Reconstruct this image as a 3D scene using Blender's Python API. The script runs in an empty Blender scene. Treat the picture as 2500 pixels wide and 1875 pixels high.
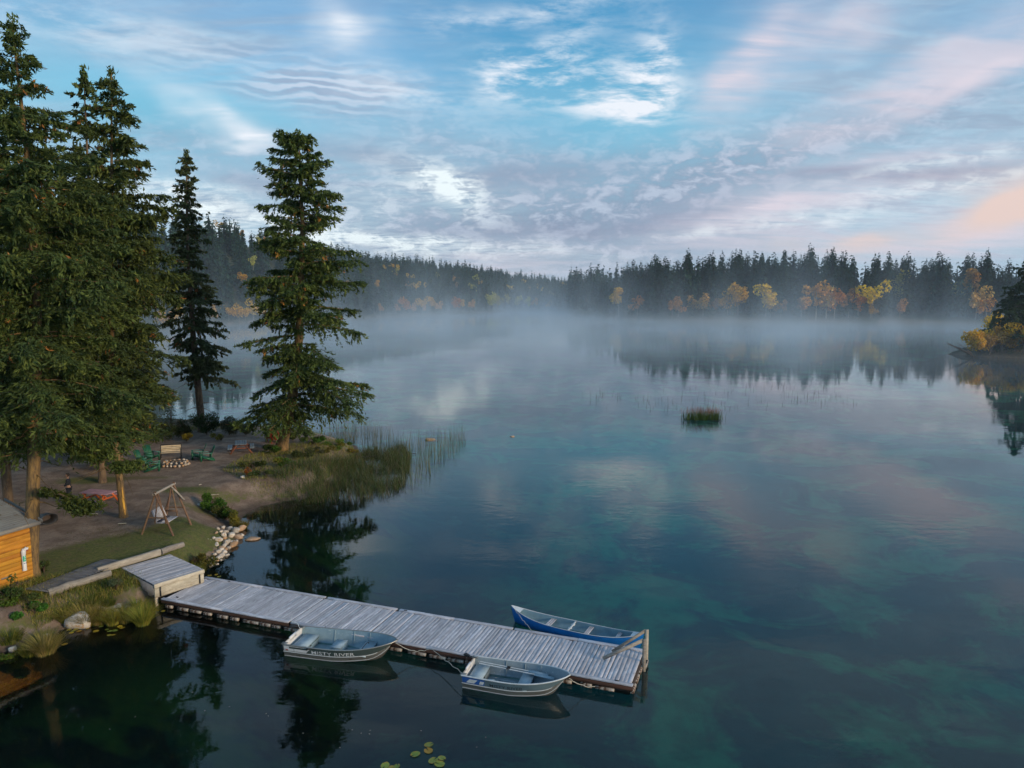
import bpy, bmesh, math, random
import numpy as np
from mathutils import Vector, Matrix, noise as mnoise

R = math.radians
random.seed(7)
rng = np.random.default_rng(11)
S = bpy.context.scene
COL = S.collection

# ------------------------------------------------------------------ camera
CAM_H, CAM_P, FPX = 13.0, R(7.0), 1759.0
cam_data = bpy.data.cameras.new('camera')
cam = bpy.data.objects.new('camera', cam_data)
COL.objects.link(cam)
cam.location = (0, 0, CAM_H)
cam.rotation_euler = (R(90) - CAM_P, 0, 0)
cam_data.sensor_width = 36
cam_data.lens = 36 * FPX / 2500
cam_data.clip_start = 0.1
cam_data.clip_end = 20000
S.camera = cam

# ------------------------------------------------------------------ output
S.render.engine = 'CYCLES'
S.cycles.use_denoising = True
S.cycles.max_bounces = 7
S.cycles.diffuse_bounces = 3
S.cycles.glossy_bounces = 3
S.cycles.transmission_bounces = 4
S.cycles.transparent_max_bounces = 12
S.cycles.volume_bounces = 1
S.cycles.volume_step_rate = 1.0
S.cycles.volume_max_steps = 96
S.cycles.use_adaptive_sampling = True
S.cycles.adaptive_threshold = 0.02
S.cycles.caustics_reflective = False
S.cycles.caustics_refractive = False
S.view_settings.view_transform = 'Standard'
S.view_settings.look = 'None'
S.view_settings.gamma = 1.0
S.view_settings.use_curve_mapping = False
S.view_settings.exposure = 1.0

# ------------------------------------------------------------------ node helpers
class NT:
    """Small wrapper that makes node graphs short to write."""
    def __init__(self, tree):
        self.t = tree; self.n = tree.nodes; self.l = tree.links
    def node(self, typ, **kw):
        nd = self.n.new(typ)
        for k, v in kw.items():
            if k == 'ins':
                for kk, vv in v.items():
                    self.put(nd, kk, vv)
            else:
                setattr(nd, k, v)
        return nd
    def put(self, nd, key, v):
        s = nd.inputs[key]
        if isinstance(v, bpy.types.NodeSocket): self.l.new(v, s)
        elif v is not None:
            if isinstance(v, (tuple, list)) and s.type == 'RGBA' and len(v) == 3: v = (*v, 1)
            s.default_value = v
    def math(self, op, a, b=None, c=None, clamp=False):
        nd = self.n.new('ShaderNodeMath'); nd.operation = op; nd.use_clamp = clamp
        self.put(nd, 0, a)
        if b is not None: self.put(nd, 1, b)
        if c is not None: self.put(nd, 2, c)
        return nd.outputs[0]
    def vmath(self, op, a, b=None, out=0):
        nd = self.n.new('ShaderNodeVectorMath'); nd.operation = op
        self.put(nd, 0, a)
        if b is not None:
            if op == 'SCALE': self.put(nd, 'Scale', b)
            else: self.put(nd, 1, b)
        return nd.outputs[out]
    def mix(self, f, a, b, blend='MIX'):
        nd = self.n.new('ShaderNodeMix'); nd.data_type = 'RGBA'; nd.blend_type = blend
        nd.clamp_factor = True
        self.put(nd, 0, f); self.put(nd, 6, a); self.put(nd, 7, b)
        return nd.outputs[2]
    dim = '3D'
    def noise(self, vec, scale, detail=3, rough=.55, dist=0., out='Fac'):
        nd = self.n.new('ShaderNodeTexNoise'); nd.noise_dimensions = self.dim
        self.put(nd, 'Vector', vec); nd.inputs['Scale'].default_value = scale
        nd.inputs['Detail'].default_value = detail; nd.inputs['Roughness'].default_value = rough
        nd.inputs['Distortion'].default_value = dist
        return nd.outputs[out]
    def ramp(self, f, stops, interp='LINEAR'):
        nd = self.n.new('ShaderNodeValToRGB'); cr = nd.color_ramp; cr.interpolation = interp
        while len(cr.elements) < len(stops): cr.elements.new(.5)
        for e, (p, c) in zip(cr.elements, stops):
            e.position = p
            e.color = (*c, 1) if isinstance(c, (tuple, list)) else (c, c, c, 1)
        self.put(nd, 0, f)
        return nd.outputs[0]
    def smooth(self, v, a, b):
        nd = self.n.new('ShaderNodeMapRange'); nd.interpolation_type = 'SMOOTHSTEP'
        self.put(nd, 0, v); nd.inputs[1].default_value = a; nd.inputs[2].default_value = b
        nd.inputs[3].default_value = 0; nd.inputs[4].default_value = 1
        return nd.outputs[0]
    def mapping(self, vec, scale=(1, 1, 1), rot=(0, 0, 0), loc=(0, 0, 0)):
        nd = self.n.new('ShaderNodeMapping'); self.put(nd, 0, vec)
        nd.inputs['Location'].default_value = loc; nd.inputs['Rotation'].default_value = rot
        nd.inputs['Scale'].default_value = scale
        return nd.outputs[0]

def pixdir(px, py):
    """direction in the world of one point of the view (camera at 0,0,13 looking north, tilted down 7 degrees)"""
    x = (px - 1250) / FPX; y = (937.5 - py) / FPX
    c, s = math.cos(CAM_P), math.sin(CAM_P)
    return Vector((x, c + y * s, -s + y * c)).normalized()
def at(px, py, z=0.0):
    d = pixdir(px, py); t = (z - CAM_H) / d.z
    return Vector((d.x * t, d.y * t, z))
def azel(px, py):
    d = pixdir(px, py)
    return math.atan2(d.x, d.y), math.asin(d.z)

# ------------------------------------------------------------------ world: dawn sky with thin cloud
SUN_EL, SUN_AZ = R(15), R(122)          # azimuth clockwise from north (+Y): low in the east-southeast
world = bpy.data.worlds.new('World'); S.world = world; world.use_nodes = True
wt = world.node_tree; wt.nodes.clear(); W = NT(wt); W.dim = '2D'
dirv = W.node('ShaderNodeTexCoord').outputs['Generated']
sep = W.node('ShaderNodeSeparateXYZ', ins={0: dirv})
dx, dy, dz = sep.outputs
sky = W.node('ShaderNodeTexSky', sky_type='NISHITA', sun_disc=False, sun_elevation=SUN_EL,
             sun_rotation=SUN_AZ, altitude=1100, air_density=1.0, dust_density=0.4, ozone_density=2.0)
az = W.math('ARCTAN2', dx, dy)
el = W.math('ARCSINE', dz)
zc = W.math('ADD', W.math('MAXIMUM', dz, 0.0), 0.10)
cu = W.math('DIVIDE', dx, zc); cv = W.math('DIVIDE', dy, zc)
cuv = W.node('ShaderNodeCombineXYZ', ins={0: cu, 1: cv, 2: 0.0}).outputs[0]
aev = W.node('ShaderNodeCombineXYZ', ins={0: az, 1: el, 2: 0.0}).outputs[0]
# wobble used to break up the outline of every bank
wob = W.noise(W.mapping(aev, (1.0, 1.6, 1)), 5.0, 3, .6, 0, 'Color')
wobv = W.vmath('MULTIPLY', W.vmath('SUBTRACT', wob, (.5, .5, .5)), (.14, .045, 0))
aew = W.vmath('ADD', W.vmath('ADD', aev, wobv), (0, 0, 1))
streak = W.noise(W.mapping(cuv, (.55, 2.0, 1), (0, 0, R(-24))), 1.7, 6, .62, .35)
fine = W.noise(W.mapping(cuv, (1.2, 2.6, 1), (0, 0, R(14))), 4.2, 5, .6, .5)
broad = W.noise(W.mapping(cuv, (.8, 1.2, 1), (0, 0, R(30))), .55, 4, .5, .2)
mack = W.noise(W.mapping(aev, (1.0, 2.3, 1), (0, 0, R(-12))), 26.0, 5, .68, .25)
def bank(px, py, sx, sy, ang=0., soft=1.0):
    """elliptical cloud bank centred in the direction of (px,py); sizes in the same units"""
    a0, e0 = azel(px, py); k = 1 / FPX
    ca, sa = math.cos(R(ang)), math.sin(R(ang))
    A = (ca / (sx * k), sa / (sx * k)); B = (-sa / (sy * k), ca / (sy * k))
    u = W.vmath('DOT_PRODUCT', aew, (*A, -(A[0] * a0 + A[1] * e0)), 1)
    v = W.vmath('DOT_PRODUCT', aew, (*B, -(B[0] * a0 + B[1] * e0)), 1)
    return W.math('POWER', math.exp(-soft), W.math('MULTIPLY_ADD', v, v, W.math('MULTIPLY', u, u)))
def union(items):
    acc = 0.0
    for b, k in items:
        acc = W.math('MULTIPLY_ADD', b, k, acc)
    return acc
SK = 6.6
skycol = W.vmath('MULTIPLY', sky.outputs[0], (.9, .95, 1.0))
def c(r, g, b, k=1.0): return (r * SK * k, g * SK * k, b * SK * k)
LILAC = c(.265, .35, .46); GREY = c(.175, .245, .345); WHITE = c(.66, .70, .76); PINK = c(.57, .53, .60)
PEACH = c(.64, .50, .46); BLUE = c(.035, .235, .44); CYAN = c(.135, .42, .575)
# the clear blue between the clouds, deepest high in the north
clear = W.mix(W.smooth(el, R(2), R(24)), c(.40, .60, .70), W.mix(.5, skycol, BLUE))
clear = W.mix(union([(bank(1380, 100, 330, 230), .8), (bank(150, 60, 260, 60), .35)]), clear, BLUE)
clear = W.mix(union([(bank(1560, 330, 420, 150, -6), .75), (bank(560, 300, 340, 110), .7), (bank(80, 250, 300, 170), .6)]), clear, CYAN)
col = clear
# veil of thin lilac-grey cloud
veil = W.math('ADD', W.math('MULTIPLY', W.smooth(streak, .38, .66), .55), W.math('MULTIPLY', W.smooth(broad, .36, .62), .5))
thin = union([(bank(1420, 90, 420, 200), .95), (bank(1450, 330, 330, 60), .7), (bank(600, 290, 330, 70, -8), .75),
              (bank(90, 180, 280, 130), .6)])
veil = W.math('MULTIPLY', veil, W.math('SUBTRACT', 1.0, thin, clamp=True), clamp=True)
low = W.math('SUBTRACT', 1.0, W.smooth(el, R(1.5), R(15)))
veil = W.math('MAXIMUM', veil, W.math('MULTIPLY', low, W.math('ADD', .55, W.math('MULTIPLY', fine, .5))), clamp=True)
veilcol = W.mix(W.smooth(fine, .35, .7), LILAC, c(.325, .455, .57))
col = W.mix(W.math('MULTIPLY', veil, .90), col, veilcol)
# grey layer across the middle, mackerel texture
grey = union([(bank(1550, 460, 620, 110, 4), .9), (bank(1500, 640, 300, 90), 1.0), (bank(950, 560, 360, 50), .45),
              (bank(2050, 330, 480, 60, 16), .7), (bank(1250, 540, 300, 60, 5), .6), (bank(1750, 700, 400, 40), .4), (bank(650, 400, 330, 60, -8), .6), (bank(1050, 330, 260, 60, -12), .45)])
grey = W.math('MULTIPLY', grey, W.math('ADD', .45, W.math('MULTIPLY', W.smooth(mack, .35, .65), .5)), clamp=True)
col = W.mix(grey, col, W.mix(W.smooth(mack, .40, .64), GREY, c(.37, .44, .55)))
dark = union([(bank(950, 400, 260, 34, -10), .5), (bank(1250, 430, 260, 34, 6), .45), (bank(1000, 620, 260, 16, -3), .5), (bank(1350, 560, 380, 26, 3), .5), (bank(700, 470, 200, 26, -6), .45), (bank(1720, 560, 160, 60, 0), .45), (bank(2330, 437, 270, 22, -2, 1.4), .85), (bank(2060, 425, 150, 12, 3), .5), (bank(560, 510, 170, 20, -9, 1.2), .6), (bank(2060, 455, 420, 30, 8), .3)])
col = W.mix(W.math('MULTIPLY', dark, W.math('ADD', .5, fine), clamp=True), col, c(.215, .25, .35))
# ripples
wv = W.node('ShaderNodeTexWave', wave_type='BANDS', bands_direction='Y', ins={'Vector': W.mapping(aev, (.32, 1, 1), (0, 0, R(5))), 'Scale': 27.0,
            'Distortion': 8.0, 'Detail': 3.0, 'Detail Scale': 1.6}).outputs['Fac']
ripm = W.math('MULTIPLY', union([(bank(830, 215, 230, 58, -5), 1.0), (bank(640, 170, 240, 44, -4), .6)]), W.math('ADD', .25, W.smooth(streak, .36, .6)))
col = W.mix(W.math('MULTIPLY', ripm, W.math('MULTIPLY', W.smooth(wv, .2, 1.), .45), clamp=True), col, c(.48, .54, .65))
col = W.mix(W.math('MULTIPLY', W.math('MULTIPLY', ripm, .5), W.smooth(wv, .75, .1), clamp=True), col, c(.26, .335, .46))
# bright white cirrus
stk2 = W.smooth(streak, .36, .62)
cirr = W.smooth(W.noise(W.mapping(aev, (1.2, 4.6, 1), (0, 0, R(-7))), 7.0, 6, .66, .15), .36, .70)
white = union([(bank(815, 62, 75, 50, -10, 1.2), .95), (bank(600, 322, 75, 24, -14, 1.2), 1.0), (bank(592, 367, 45, 13, 0, 1.2), .95),
               (bank(520, 270, 110, 28, -28), .55)])
wcirr = union([(bank(1590, 165, 70, 50, -12), 1.1), (bank(1430, 215, 210, 60, -8), 1.0), (bank(1560, 245, 130, 30, 0), 1.0),
               (bank(1280, 185, 70, 45, 15), .9), (bank(1370, 90, 90, 30, 20), .55), (bank(1560, 90, 80, 60, 60), .4),
               (bank(1000, 225, 170, 40, -10), .6), (bank(200, 60, 260, 50, -6), .5), (bank(1300, 20, 260, 22, 8), .6)])
col = W.mix(W.math('MULTIPLY', white, W.math('ADD', .55, W.math('MULTIPLY', stk2, .5)), clamp=True), col, WHITE)
col = W.mix(W.math('MULTIPLY', wcirr, W.math('MULTIPLY', cirr, .95), clamp=True), col, WHITE)
wlow = union([(bank(1060, 440, 120, 36, -10), 1.25), (bank(1140, 490, 90, 34, -30), .7), (bank(1180, 608, 260, 18, -3), .85),
              (bank(930, 590, 200, 12), .6), (bank(1900, 552, 220, 14, 3), .8), (bank(2300, 470, 320, 16, 6), .7), (bank(2330, 405, 260, 16, 8), .45),
              (bank(480, 470, 160, 20, -5), .55), (bank(700, 560, 330, 34, -8), .9), (bank(430, 500, 130, 26, -8), .6), (bank(900, 500, 110, 40), .35)])
col = W.mix(W.math('MULTIPLY', wlow, W.math('ADD', W.math('MULTIPLY', W.smooth(fine, .3, .62), .5), W.math('MULTIPLY', W.smooth(mack, .42, .62), .65)), clamp=True), col, c(.68, .76, .79))
# pink and peach banks in the east
pink = union([(bank(1840, 130, 120, 60, 62), .6), (bank(1830, 170, 60, 100, -30), .4), (bank(2030, 70, 120, 45, 28), .6), (bank(2270, 200, 260, 42, 24, 1.2), .75),
              (bank(2400, 190, 170, 26, 26, 1.2), .7), (bank(2330, 90, 260, 30, 26), .5), (bank(1850, 515, 120, 42, 6), .8), (bank(2100, 480, 260, 36, 8), .55),
              (bank(2000, 590, 420, 34, 0), .6), (bank(2420, 560, 200, 60, 10), .6), (bank(1290, 640, 150, 40), .35), (bank(1200, 680, 260, 50), .45), (bank(2170, 400, 200, 18, 4), .45)])
col = W.mix(W.math('MULTIPLY', pink, W.math('ADD', .45, W.math('MULTIPLY', stk2, .6)), clamp=True), col, PINK)
peach = union([(bank(2440, 530, 130, 30, 14, 1.3), .95), (bank(2120, 586, 70, 18, 4, 1.3), .75), (bank(1900, 600, 60, 12), .3), (bank(2560, 490, 120, 50), .8)])
col = W.mix(W.math('MULTIPLY', peach, .9, clamp=True), col, PEACH)
bg = W.node('ShaderNodeBackground', ins={'Color': col, 'Strength': 0.1})
wo = W.node('ShaderNodeOutputWorld'); wt.links.new(bg.outputs[0], wo.inputs[0])
world.cycles.sampling_method = 'MANUAL'; world.cycles.sample_map_resolution = 512

# ------------------------------------------------------------------ sun, veiled by cloud
sd = bpy.data.lights.new('sun', 'SUN'); sd.energy = 1.5; sd.angle = R(12); sd.color = (1.0, .78, .52)
sun = bpy.data.objects.new('sun', sd); COL.objects.link(sun)
sdir = Vector((math.sin(SUN_AZ) * math.cos(SUN_EL), math.cos(SUN_AZ) * math.cos(SUN_EL), math.sin(SUN_EL)))
sun.rotation_euler = sdir.to_track_quat('Z', 'Y').to_euler()

# ------------------------------------------------------------------ tagging
def tag(o, label=None, cat=None, group=None, kind=None):
    if label: o['label'] = label
    if cat: o['category'] = cat
    if group: o['group'] = group
    if kind: o['kind'] = kind
    return o
def empty(name, loc=(0, 0, 0), rz=0.0):
    o = bpy.data.objects.new(name, None); COL.objects.link(o)
    o.location = loc; o.rotation_euler = (0, 0, rz); o.empty_display_size = .3
    return o
def link(name, me, mat=None, parent=None, loc=None, rot=None, scale=None):
    o = bpy.data.objects.new(name, me); COL.objects.link(o)
    if mat is not None and len(me.materials) == 0: me.materials.append(mat)
    if parent is not None: o.parent = parent
    if loc is not None: o.location = loc
    if rot is not None: o.rotation_euler = rot
    if scale is not None: o.scale = scale if isinstance(scale, (tuple, list)) else (scale,) * 3
    return o
def copy_tree(o, parent=None):
    c_ = o.copy(); COL.objects.link(c_)
    if parent is not None: c_.parent = parent
    for ch in list(o.children): copy_tree(ch, c_)
    return c_
def np_mesh(name, verts, faces, col=None, smooth=False):
    """mesh out of numpy arrays; faces (n,3) or (n,4); col: per-vertex rgb attribute 'tint'"""
    me = bpy.data.meshes.new(name)
    v = np.ascontiguousarray(verts, dtype=np.float32); f = np.ascontiguousarray(faces, dtype=np.int32)
    n, k = f.shape
    me.vertices.add(len(v)); me.vertices.foreach_set('co', v.ravel())
    me.loops.add(n * k); me.loops.foreach_set('vertex_index', f.ravel())
    me.polygons.add(n); me.polygons.foreach_set('loop_start', np.arange(0, n * k, k, dtype=np.int32))
    if smooth: me.polygons.foreach_set('use_smooth', np.ones(n, dtype=bool))
    if col is not None:
        a = me.color_attributes.new('tint', 'FLOAT_COLOR', 'POINT')
        cc = np.ones((len(v), 4), dtype=np.float32); cc[:, :3] = col
        a.data.foreach_set('color', cc.ravel())
    me.update(calc_edges=True); me.validate()
    return me

# ------------------------------------------------------------------ materials
def new_mat(name):
    m = bpy.data.materials.new(name); m.use_nodes = True
    m.node_tree.nodes.clear(); N = NT(m.node_tree)
    out = N.node('ShaderNodeOutputMaterial')
    return m, N, out
def pbr(name, a, b=None, scale=4.0, stretch=(1, 1, 1), rough=.7, metal=0., bump=.0, bscale=None, spec=.5, rand=0., detail=4, spots=None, rstretch=None):
    """two-colour noisy surface with fine relief; rand: brightness change from object to object"""
    m, N, out = new_mat(name)
    tc = N.node('ShaderNodeTexCoord').outputs['Object']
    vec = N.mapping(tc, stretch)
    if rand:
        ri = N.node('ShaderNodeObjectInfo').outputs['Random']
        off = N.node('ShaderNodeCombineXYZ', ins={0: N.math('MULTIPLY', ri, 37.), 1: N.math('MULTIPLY', ri, 91.), 2: ri}).outputs[0]
        vec = N.vmath('ADD', vec, off)
    f = N.noise(vec, scale, detail, .6)
    colr = N.mix(N.smooth(f, .3, .7), a, b if b else tuple(x * .7 for x in a))
    if spots:
        sf = N.smooth(N.noise(vec, scale * spots[1], 3, .6), spots[2], spots[2] + .08)
        colr = N.mix(sf, colr, spots[0])
    if rand:
        hv = N.node('ShaderNodeHueSaturation', ins={'Color': colr, 'Value': N.math('ADD', 1 - rand / 2, N.math('MULTIPLY', ri, rand)),
                    'Saturation': N.math('ADD', .85, N.math('MULTIPLY', N.math('FRACT', N.math('MULTIPLY', ri, 7.3)), .3))})
        colr = hv.outputs[0]
    bs = N.node('ShaderNodeBsdfPrincipled', ins={'Base Color': colr, 'Metallic': metal})
    bs.inputs['Specular IOR Level'].default_value = spec
    rg = N.math('ADD', rough - .08, N.math('MULTIPLY', f, .16), clamp=True)
    N.put(bs, 'Roughness', rg)
    if bump:
        bf = N.noise(vec, bscale or scale * 3, 5, .65)
        bm = N.node('ShaderNodeBump', ins={'Height': bf, 'Strength': min(1., bump), 'Distance': .02})
        N.put(bs, 'Normal', bm.outputs[0])
    N.l.new(bs.outputs[0], out.inputs[0])
    return m
def foliage_mat(name, trans=.25, rough=.75, spec=.2, gain=1.0):
    m, N, out = new_mat(name)
    tint = N.node('ShaderNodeAttribute', attribute_name='tint').outputs['Color']
    ri = N.node('ShaderNodeObjectInfo').outputs['Random']
    colr = N.node('ShaderNodeHueSaturation', ins={'Color': tint, 'Hue': N.math('ADD', .485, N.math('MULTIPLY', ri, .03)),
                  'Value': N.math('MULTIPLY', gain, N.math('ADD', .82, N.math('MULTIPLY', ri, .36)))}).outputs[0]
    d = N.node('ShaderNodeBsdfPrincipled', ins={'Base Color': colr, 'Roughness': rough})
    d.inputs['Specular IOR Level'].default_value = spec
    t = N.node('ShaderNodeBsdfTranslucent', ins={'Color': colr})
    mx = N.node('ShaderNodeMixShader', ins={0: trans}); N.l.new(d.outputs[0], mx.inputs[1]); N.l.new(t.outputs[0], mx.inputs[2])
    N.l.new(mx.outputs[0], out.inputs[0])
    return m
M_NEEDLE = foliage_mat('spruce_needles')
M_LEAF = foliage_mat('autumn_leaves', .35)
M_BLADE = foliage_mat('grass_blades', .3)
M_BARK = pbr('spruce_bark', (.17, .115, .065), (.075, .05, .035), 7, (1, 1, .35), .9, bump=1., bscale=22, spots=((.18, .14, .09), 8.0, .62))
M_BARKG = pbr('spruce_bark_lit_lichen', (.25, .155, .055), (.09, .06, .035), 8, (1.4, 1.4, .35), .9, bump=1., bscale=22, spots=((.28, .21, .12), 8.0, .62))  # lichen-flecked bark with the warm light on the trunks put into its colour

# ------------------------------------------------------------------ terrain
SHORE = [at(-400, 1640), at(0, 1592), at(90, 1562), at(150, 1535), at(240, 1500), at(330, 1478), at(385, 1462), at(430, 1420), at(470, 1395), at(500, 1375), at(545, 1350),
         at(592, 1322), at(588, 1300), at(592, 1278), at(605, 1256), at(640, 1236), at(690, 1224), at(745, 1216), at(800, 1190), at(850, 1150), at(885, 1110), at(868, 1088),
         at(800, 1072), at(740, 1066), at(690, 1060), at(620, 1052), at(560, 1046), at(500, 1040), at(440, 1036), at(390, 1034)]
SHORE = [(p.x, p.y) for p in SHORE]
SHORE += [(-44, 71), (-56, 84), (-70, 120), (-92, 165), (-106, 205), (-128, 262), (-140, 310)]
SHORE += [tuple(at(500, 796)[:2]), tuple(at(640, 786)[:2]), tuple(at(760, 782)[:2]), tuple(at(900, 776)[:2]), tuple(at(1040, 770)[:2]), tuple(at(1150, 764)[:2]),
          tuple(at(1260, 759)[:2]), tuple(at(1370, 760)[:2]), tuple(at(1400, 768)[:2]), tuple(at(1460, 778)[:2]), tuple(at(1600, 783)[:2]),
          tuple(at(1750, 785)[:2]), tuple(at(1900, 786)[:2]), tuple(at(2100, 787)[:2]), tuple(at(2300, 789)[:2]), (232, 330), (290, 300), (300, 250), (230, 215), (150, 190),
          (118, 178), (103, 168), (97, 160), (99, 152), (108, 146), (125, 143), (170, 135), (260, 128), (700, 100)]
POLY = SHORE + [(6000, 0), (6000, 6000), (-6000, 6000), (-6000, -6000), (-400, -300), (-40, 8)]
PX = np.array(POLY)
def shore_dist(x, y):
    """distance to the shoreline, positive on land"""
    x = np.asarray(x, float); y = np.asarray(y, float)
    a = PX; b = np.roll(PX, -1, axis=0)
    best = np.full(x.shape, 1e12); inside = np.zeros(x.shape, bool)
    for (ax, ay), (bx, by) in zip(a, b):
        ex, ey = bx - ax, by - ay
        t = np.clip(((x - ax) * ex + (y - ay) * ey) / (ex * ex + ey * ey + 1e-9), 0, 1)
        best = np.minimum(best, (x - ax - t * ex) ** 2 + (y - ay - t * ey) ** 2)
        cr = (ay > y) != (by > y)
        with np.errstate(divide='ignore', invalid='ignore'):
            xi = ax + (y - ay) * ex / (ey if ey != 0 else 1e-9)
        inside ^= cr & (x < xi)
    d = np.sqrt(best)
    return np.where(inside, d, -d)
def sstep(v, a, b):
    t = np.clip((v - a) / (b - a), 0, 1); return t * t * (3 - 2 * t)
def vnoise(x, y, s, seed=0):
    """cheap smooth value noise"""
    x = np.asarray(x) / s; y = np.asarray(y) / s
    xi = np.floor(x).astype(int); yi = np.floor(y).astype(int); fx = x - xi; fy = y - yi
    fx = fx * fx * (3 - 2 * fx); fy = fy * fy * (3 - 2 * fy)
    def h(i, j):
        n = (i * 374761393 + j * 668265263 + seed * 1442695041) & 0x7fffffff
        n = ((n ^ (n >> 13)) * 1274126177) & 0x7fffffff
        return ((n ^ (n >> 16)) & 0xffff) / 65535.0
    return (h(xi, yi) * (1 - fx) + h(xi + 1, yi) * fx) * (1 - fy) + (h(xi, yi + 1) * (1 - fx) + h(xi + 1, yi + 1) * fx) * fy
def skyline_profile():
    """height of the bare ridge by compass direction: tree tops seen on the skyline minus the trees themselves"""
    pts = [(-900, 470, 420, 22), (0, 480, 430, 22), (316, 495, 470, 20), (425, 520, 500, 19), (524, 536, 540, 18), (633, 562, 620, 17), (760, 595, 700, 16), (872, 620, 760, 16), (1035, 637, 900, 15),
           (1144, 652, 1050, 15), (1290, 676, 1300, 14), (1364, 689, 1600, 12), (1420, 690, 1800, 12)]
    a, r_, z_ = [], [], []
    for px, py, r0, th in pts:
        az_, el_ = azel(px, py); a.append(az_); r_.append(r0); z_.append(13 + r0 * math.tan(el_) - th)
    return np.array(a), np.array(r_), np.array(z_)
LA, LR, LZ = skyline_profile()
def east_profile():
    pts = [(1430, 687, 900, 14), (1480, 674, 640, 18), (1560, 655, 520, 19), (1700, 640, 470, 21), (1800, 628, 450, 22), (1900, 622, 440, 23), (2000, 618, 430, 23), (2150, 622, 430, 23), (2300, 622, 430, 23), (2500, 620, 420, 23), (2900, 610, 420, 23), (4000, 610, 420, 23)]
    a, r_, z_ = [], [], []
    for px, py, r0, th in pts:
        az_, el_ = azel(px, py); a.append(az_); r_.append(r0); z_.append(13 + r0 * math.tan(el_) - th)
    return np.array(a), np.array(r_), np.array(z_)
EA, ER, EZ = east_profile()
def shore_radius():
    aa = np.arange(-60, 60.1, 1.0) * math.pi / 180; ts = np.arange(60, 1200, 6.0)
    A, T = np.meshgrid(aa, ts, indexing='ij'); D = shore_dist(T * np.sin(A), T * np.cos(A))
    out = np.array([ts[-1] if not (d > 0).any() else (ts[np.where(d <= 0)[0][-1]] if (d <= 0).any() else 60.) for d in np.where(T > 700, 1., D)])
    return aa, out
SRA, SRR = shore_radius()
def ground_h(x, y):
    x = np.asarray(x, float); y = np.asarray(y, float)
    d = shore_dist(x, y); r = np.hypot(x, y); a = np.arctan2(x, y)
    # near point of land: a low shelf, steep bank by the docks, flat beach in the cove
    beach = np.exp(-((x + 16.5) ** 2 + (y - 41) ** 2) / 18.0)
    wd = 1.3 - .85 * np.exp(-((x + 15.8) ** 2 + (y - 29.2) ** 2) / 2.2) + 4.2 * beach + 1.5 * sstep(r, 50, 60)
    near = (1.12 - .30 * np.exp(-((x + 16.6) ** 2 + (y - 30.3) ** 2) / 4.0) - .12 * np.exp(-((x + 18.5) ** 2 + (y - 29.5) ** 2) / 6.0)) * sstep(d, -.25, wd) + .10 * vnoise(x, y, 5, 3) * sstep(d, .5, 3)
    # hills
    rs = np.interp(a, SRA, SRR)             # radius of the last shore on this bearing
    t1 = np.clip((r - rs) / np.maximum(np.interp(a, LA, LR) - rs, 60), 0, 1.25)
    hl = np.interp(a, LA, LZ) * np.clip(t1, 0, 1) ** 1.15 * sstep(d, 0, 25)
    t2 = np.clip(d / 70.0, 0, 1)
    he = np.interp(a, EA, EZ) * t2 ** .9
    w = sstep(a, R(3.2), R(6.0))
    far = (hl * (1 - w) + he * w) * sstep(r, 150, 260) * (x > -500) * np.where(x > 0, sstep(y, 225, 270), 1.)
    prom = .9 * np.exp(-((x - 125) ** 2 + (y - 163) ** 2) / 400.)
    land = near + np.maximum(far, 0) + prom * (d > 0) * sstep(d, 0, 8) + 3 * vnoise(x, y, 60, 5) * sstep(d, 20, 90) * sstep(r, 240, 330)
    # lake bed
    bed = -np.minimum(4.6, .12 + (-d) * (.34 + .25 * vnoise(x, y, 9, 8))) + .55 * (vnoise(x, y, 4.5, 9) - .5) * sstep(-d, 2, 6)
    return np.where(d > -.25, land - .02, bed)
def zg(x, y): return float(ground_h(np.array([x]), np.array([y]))[0])

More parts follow.
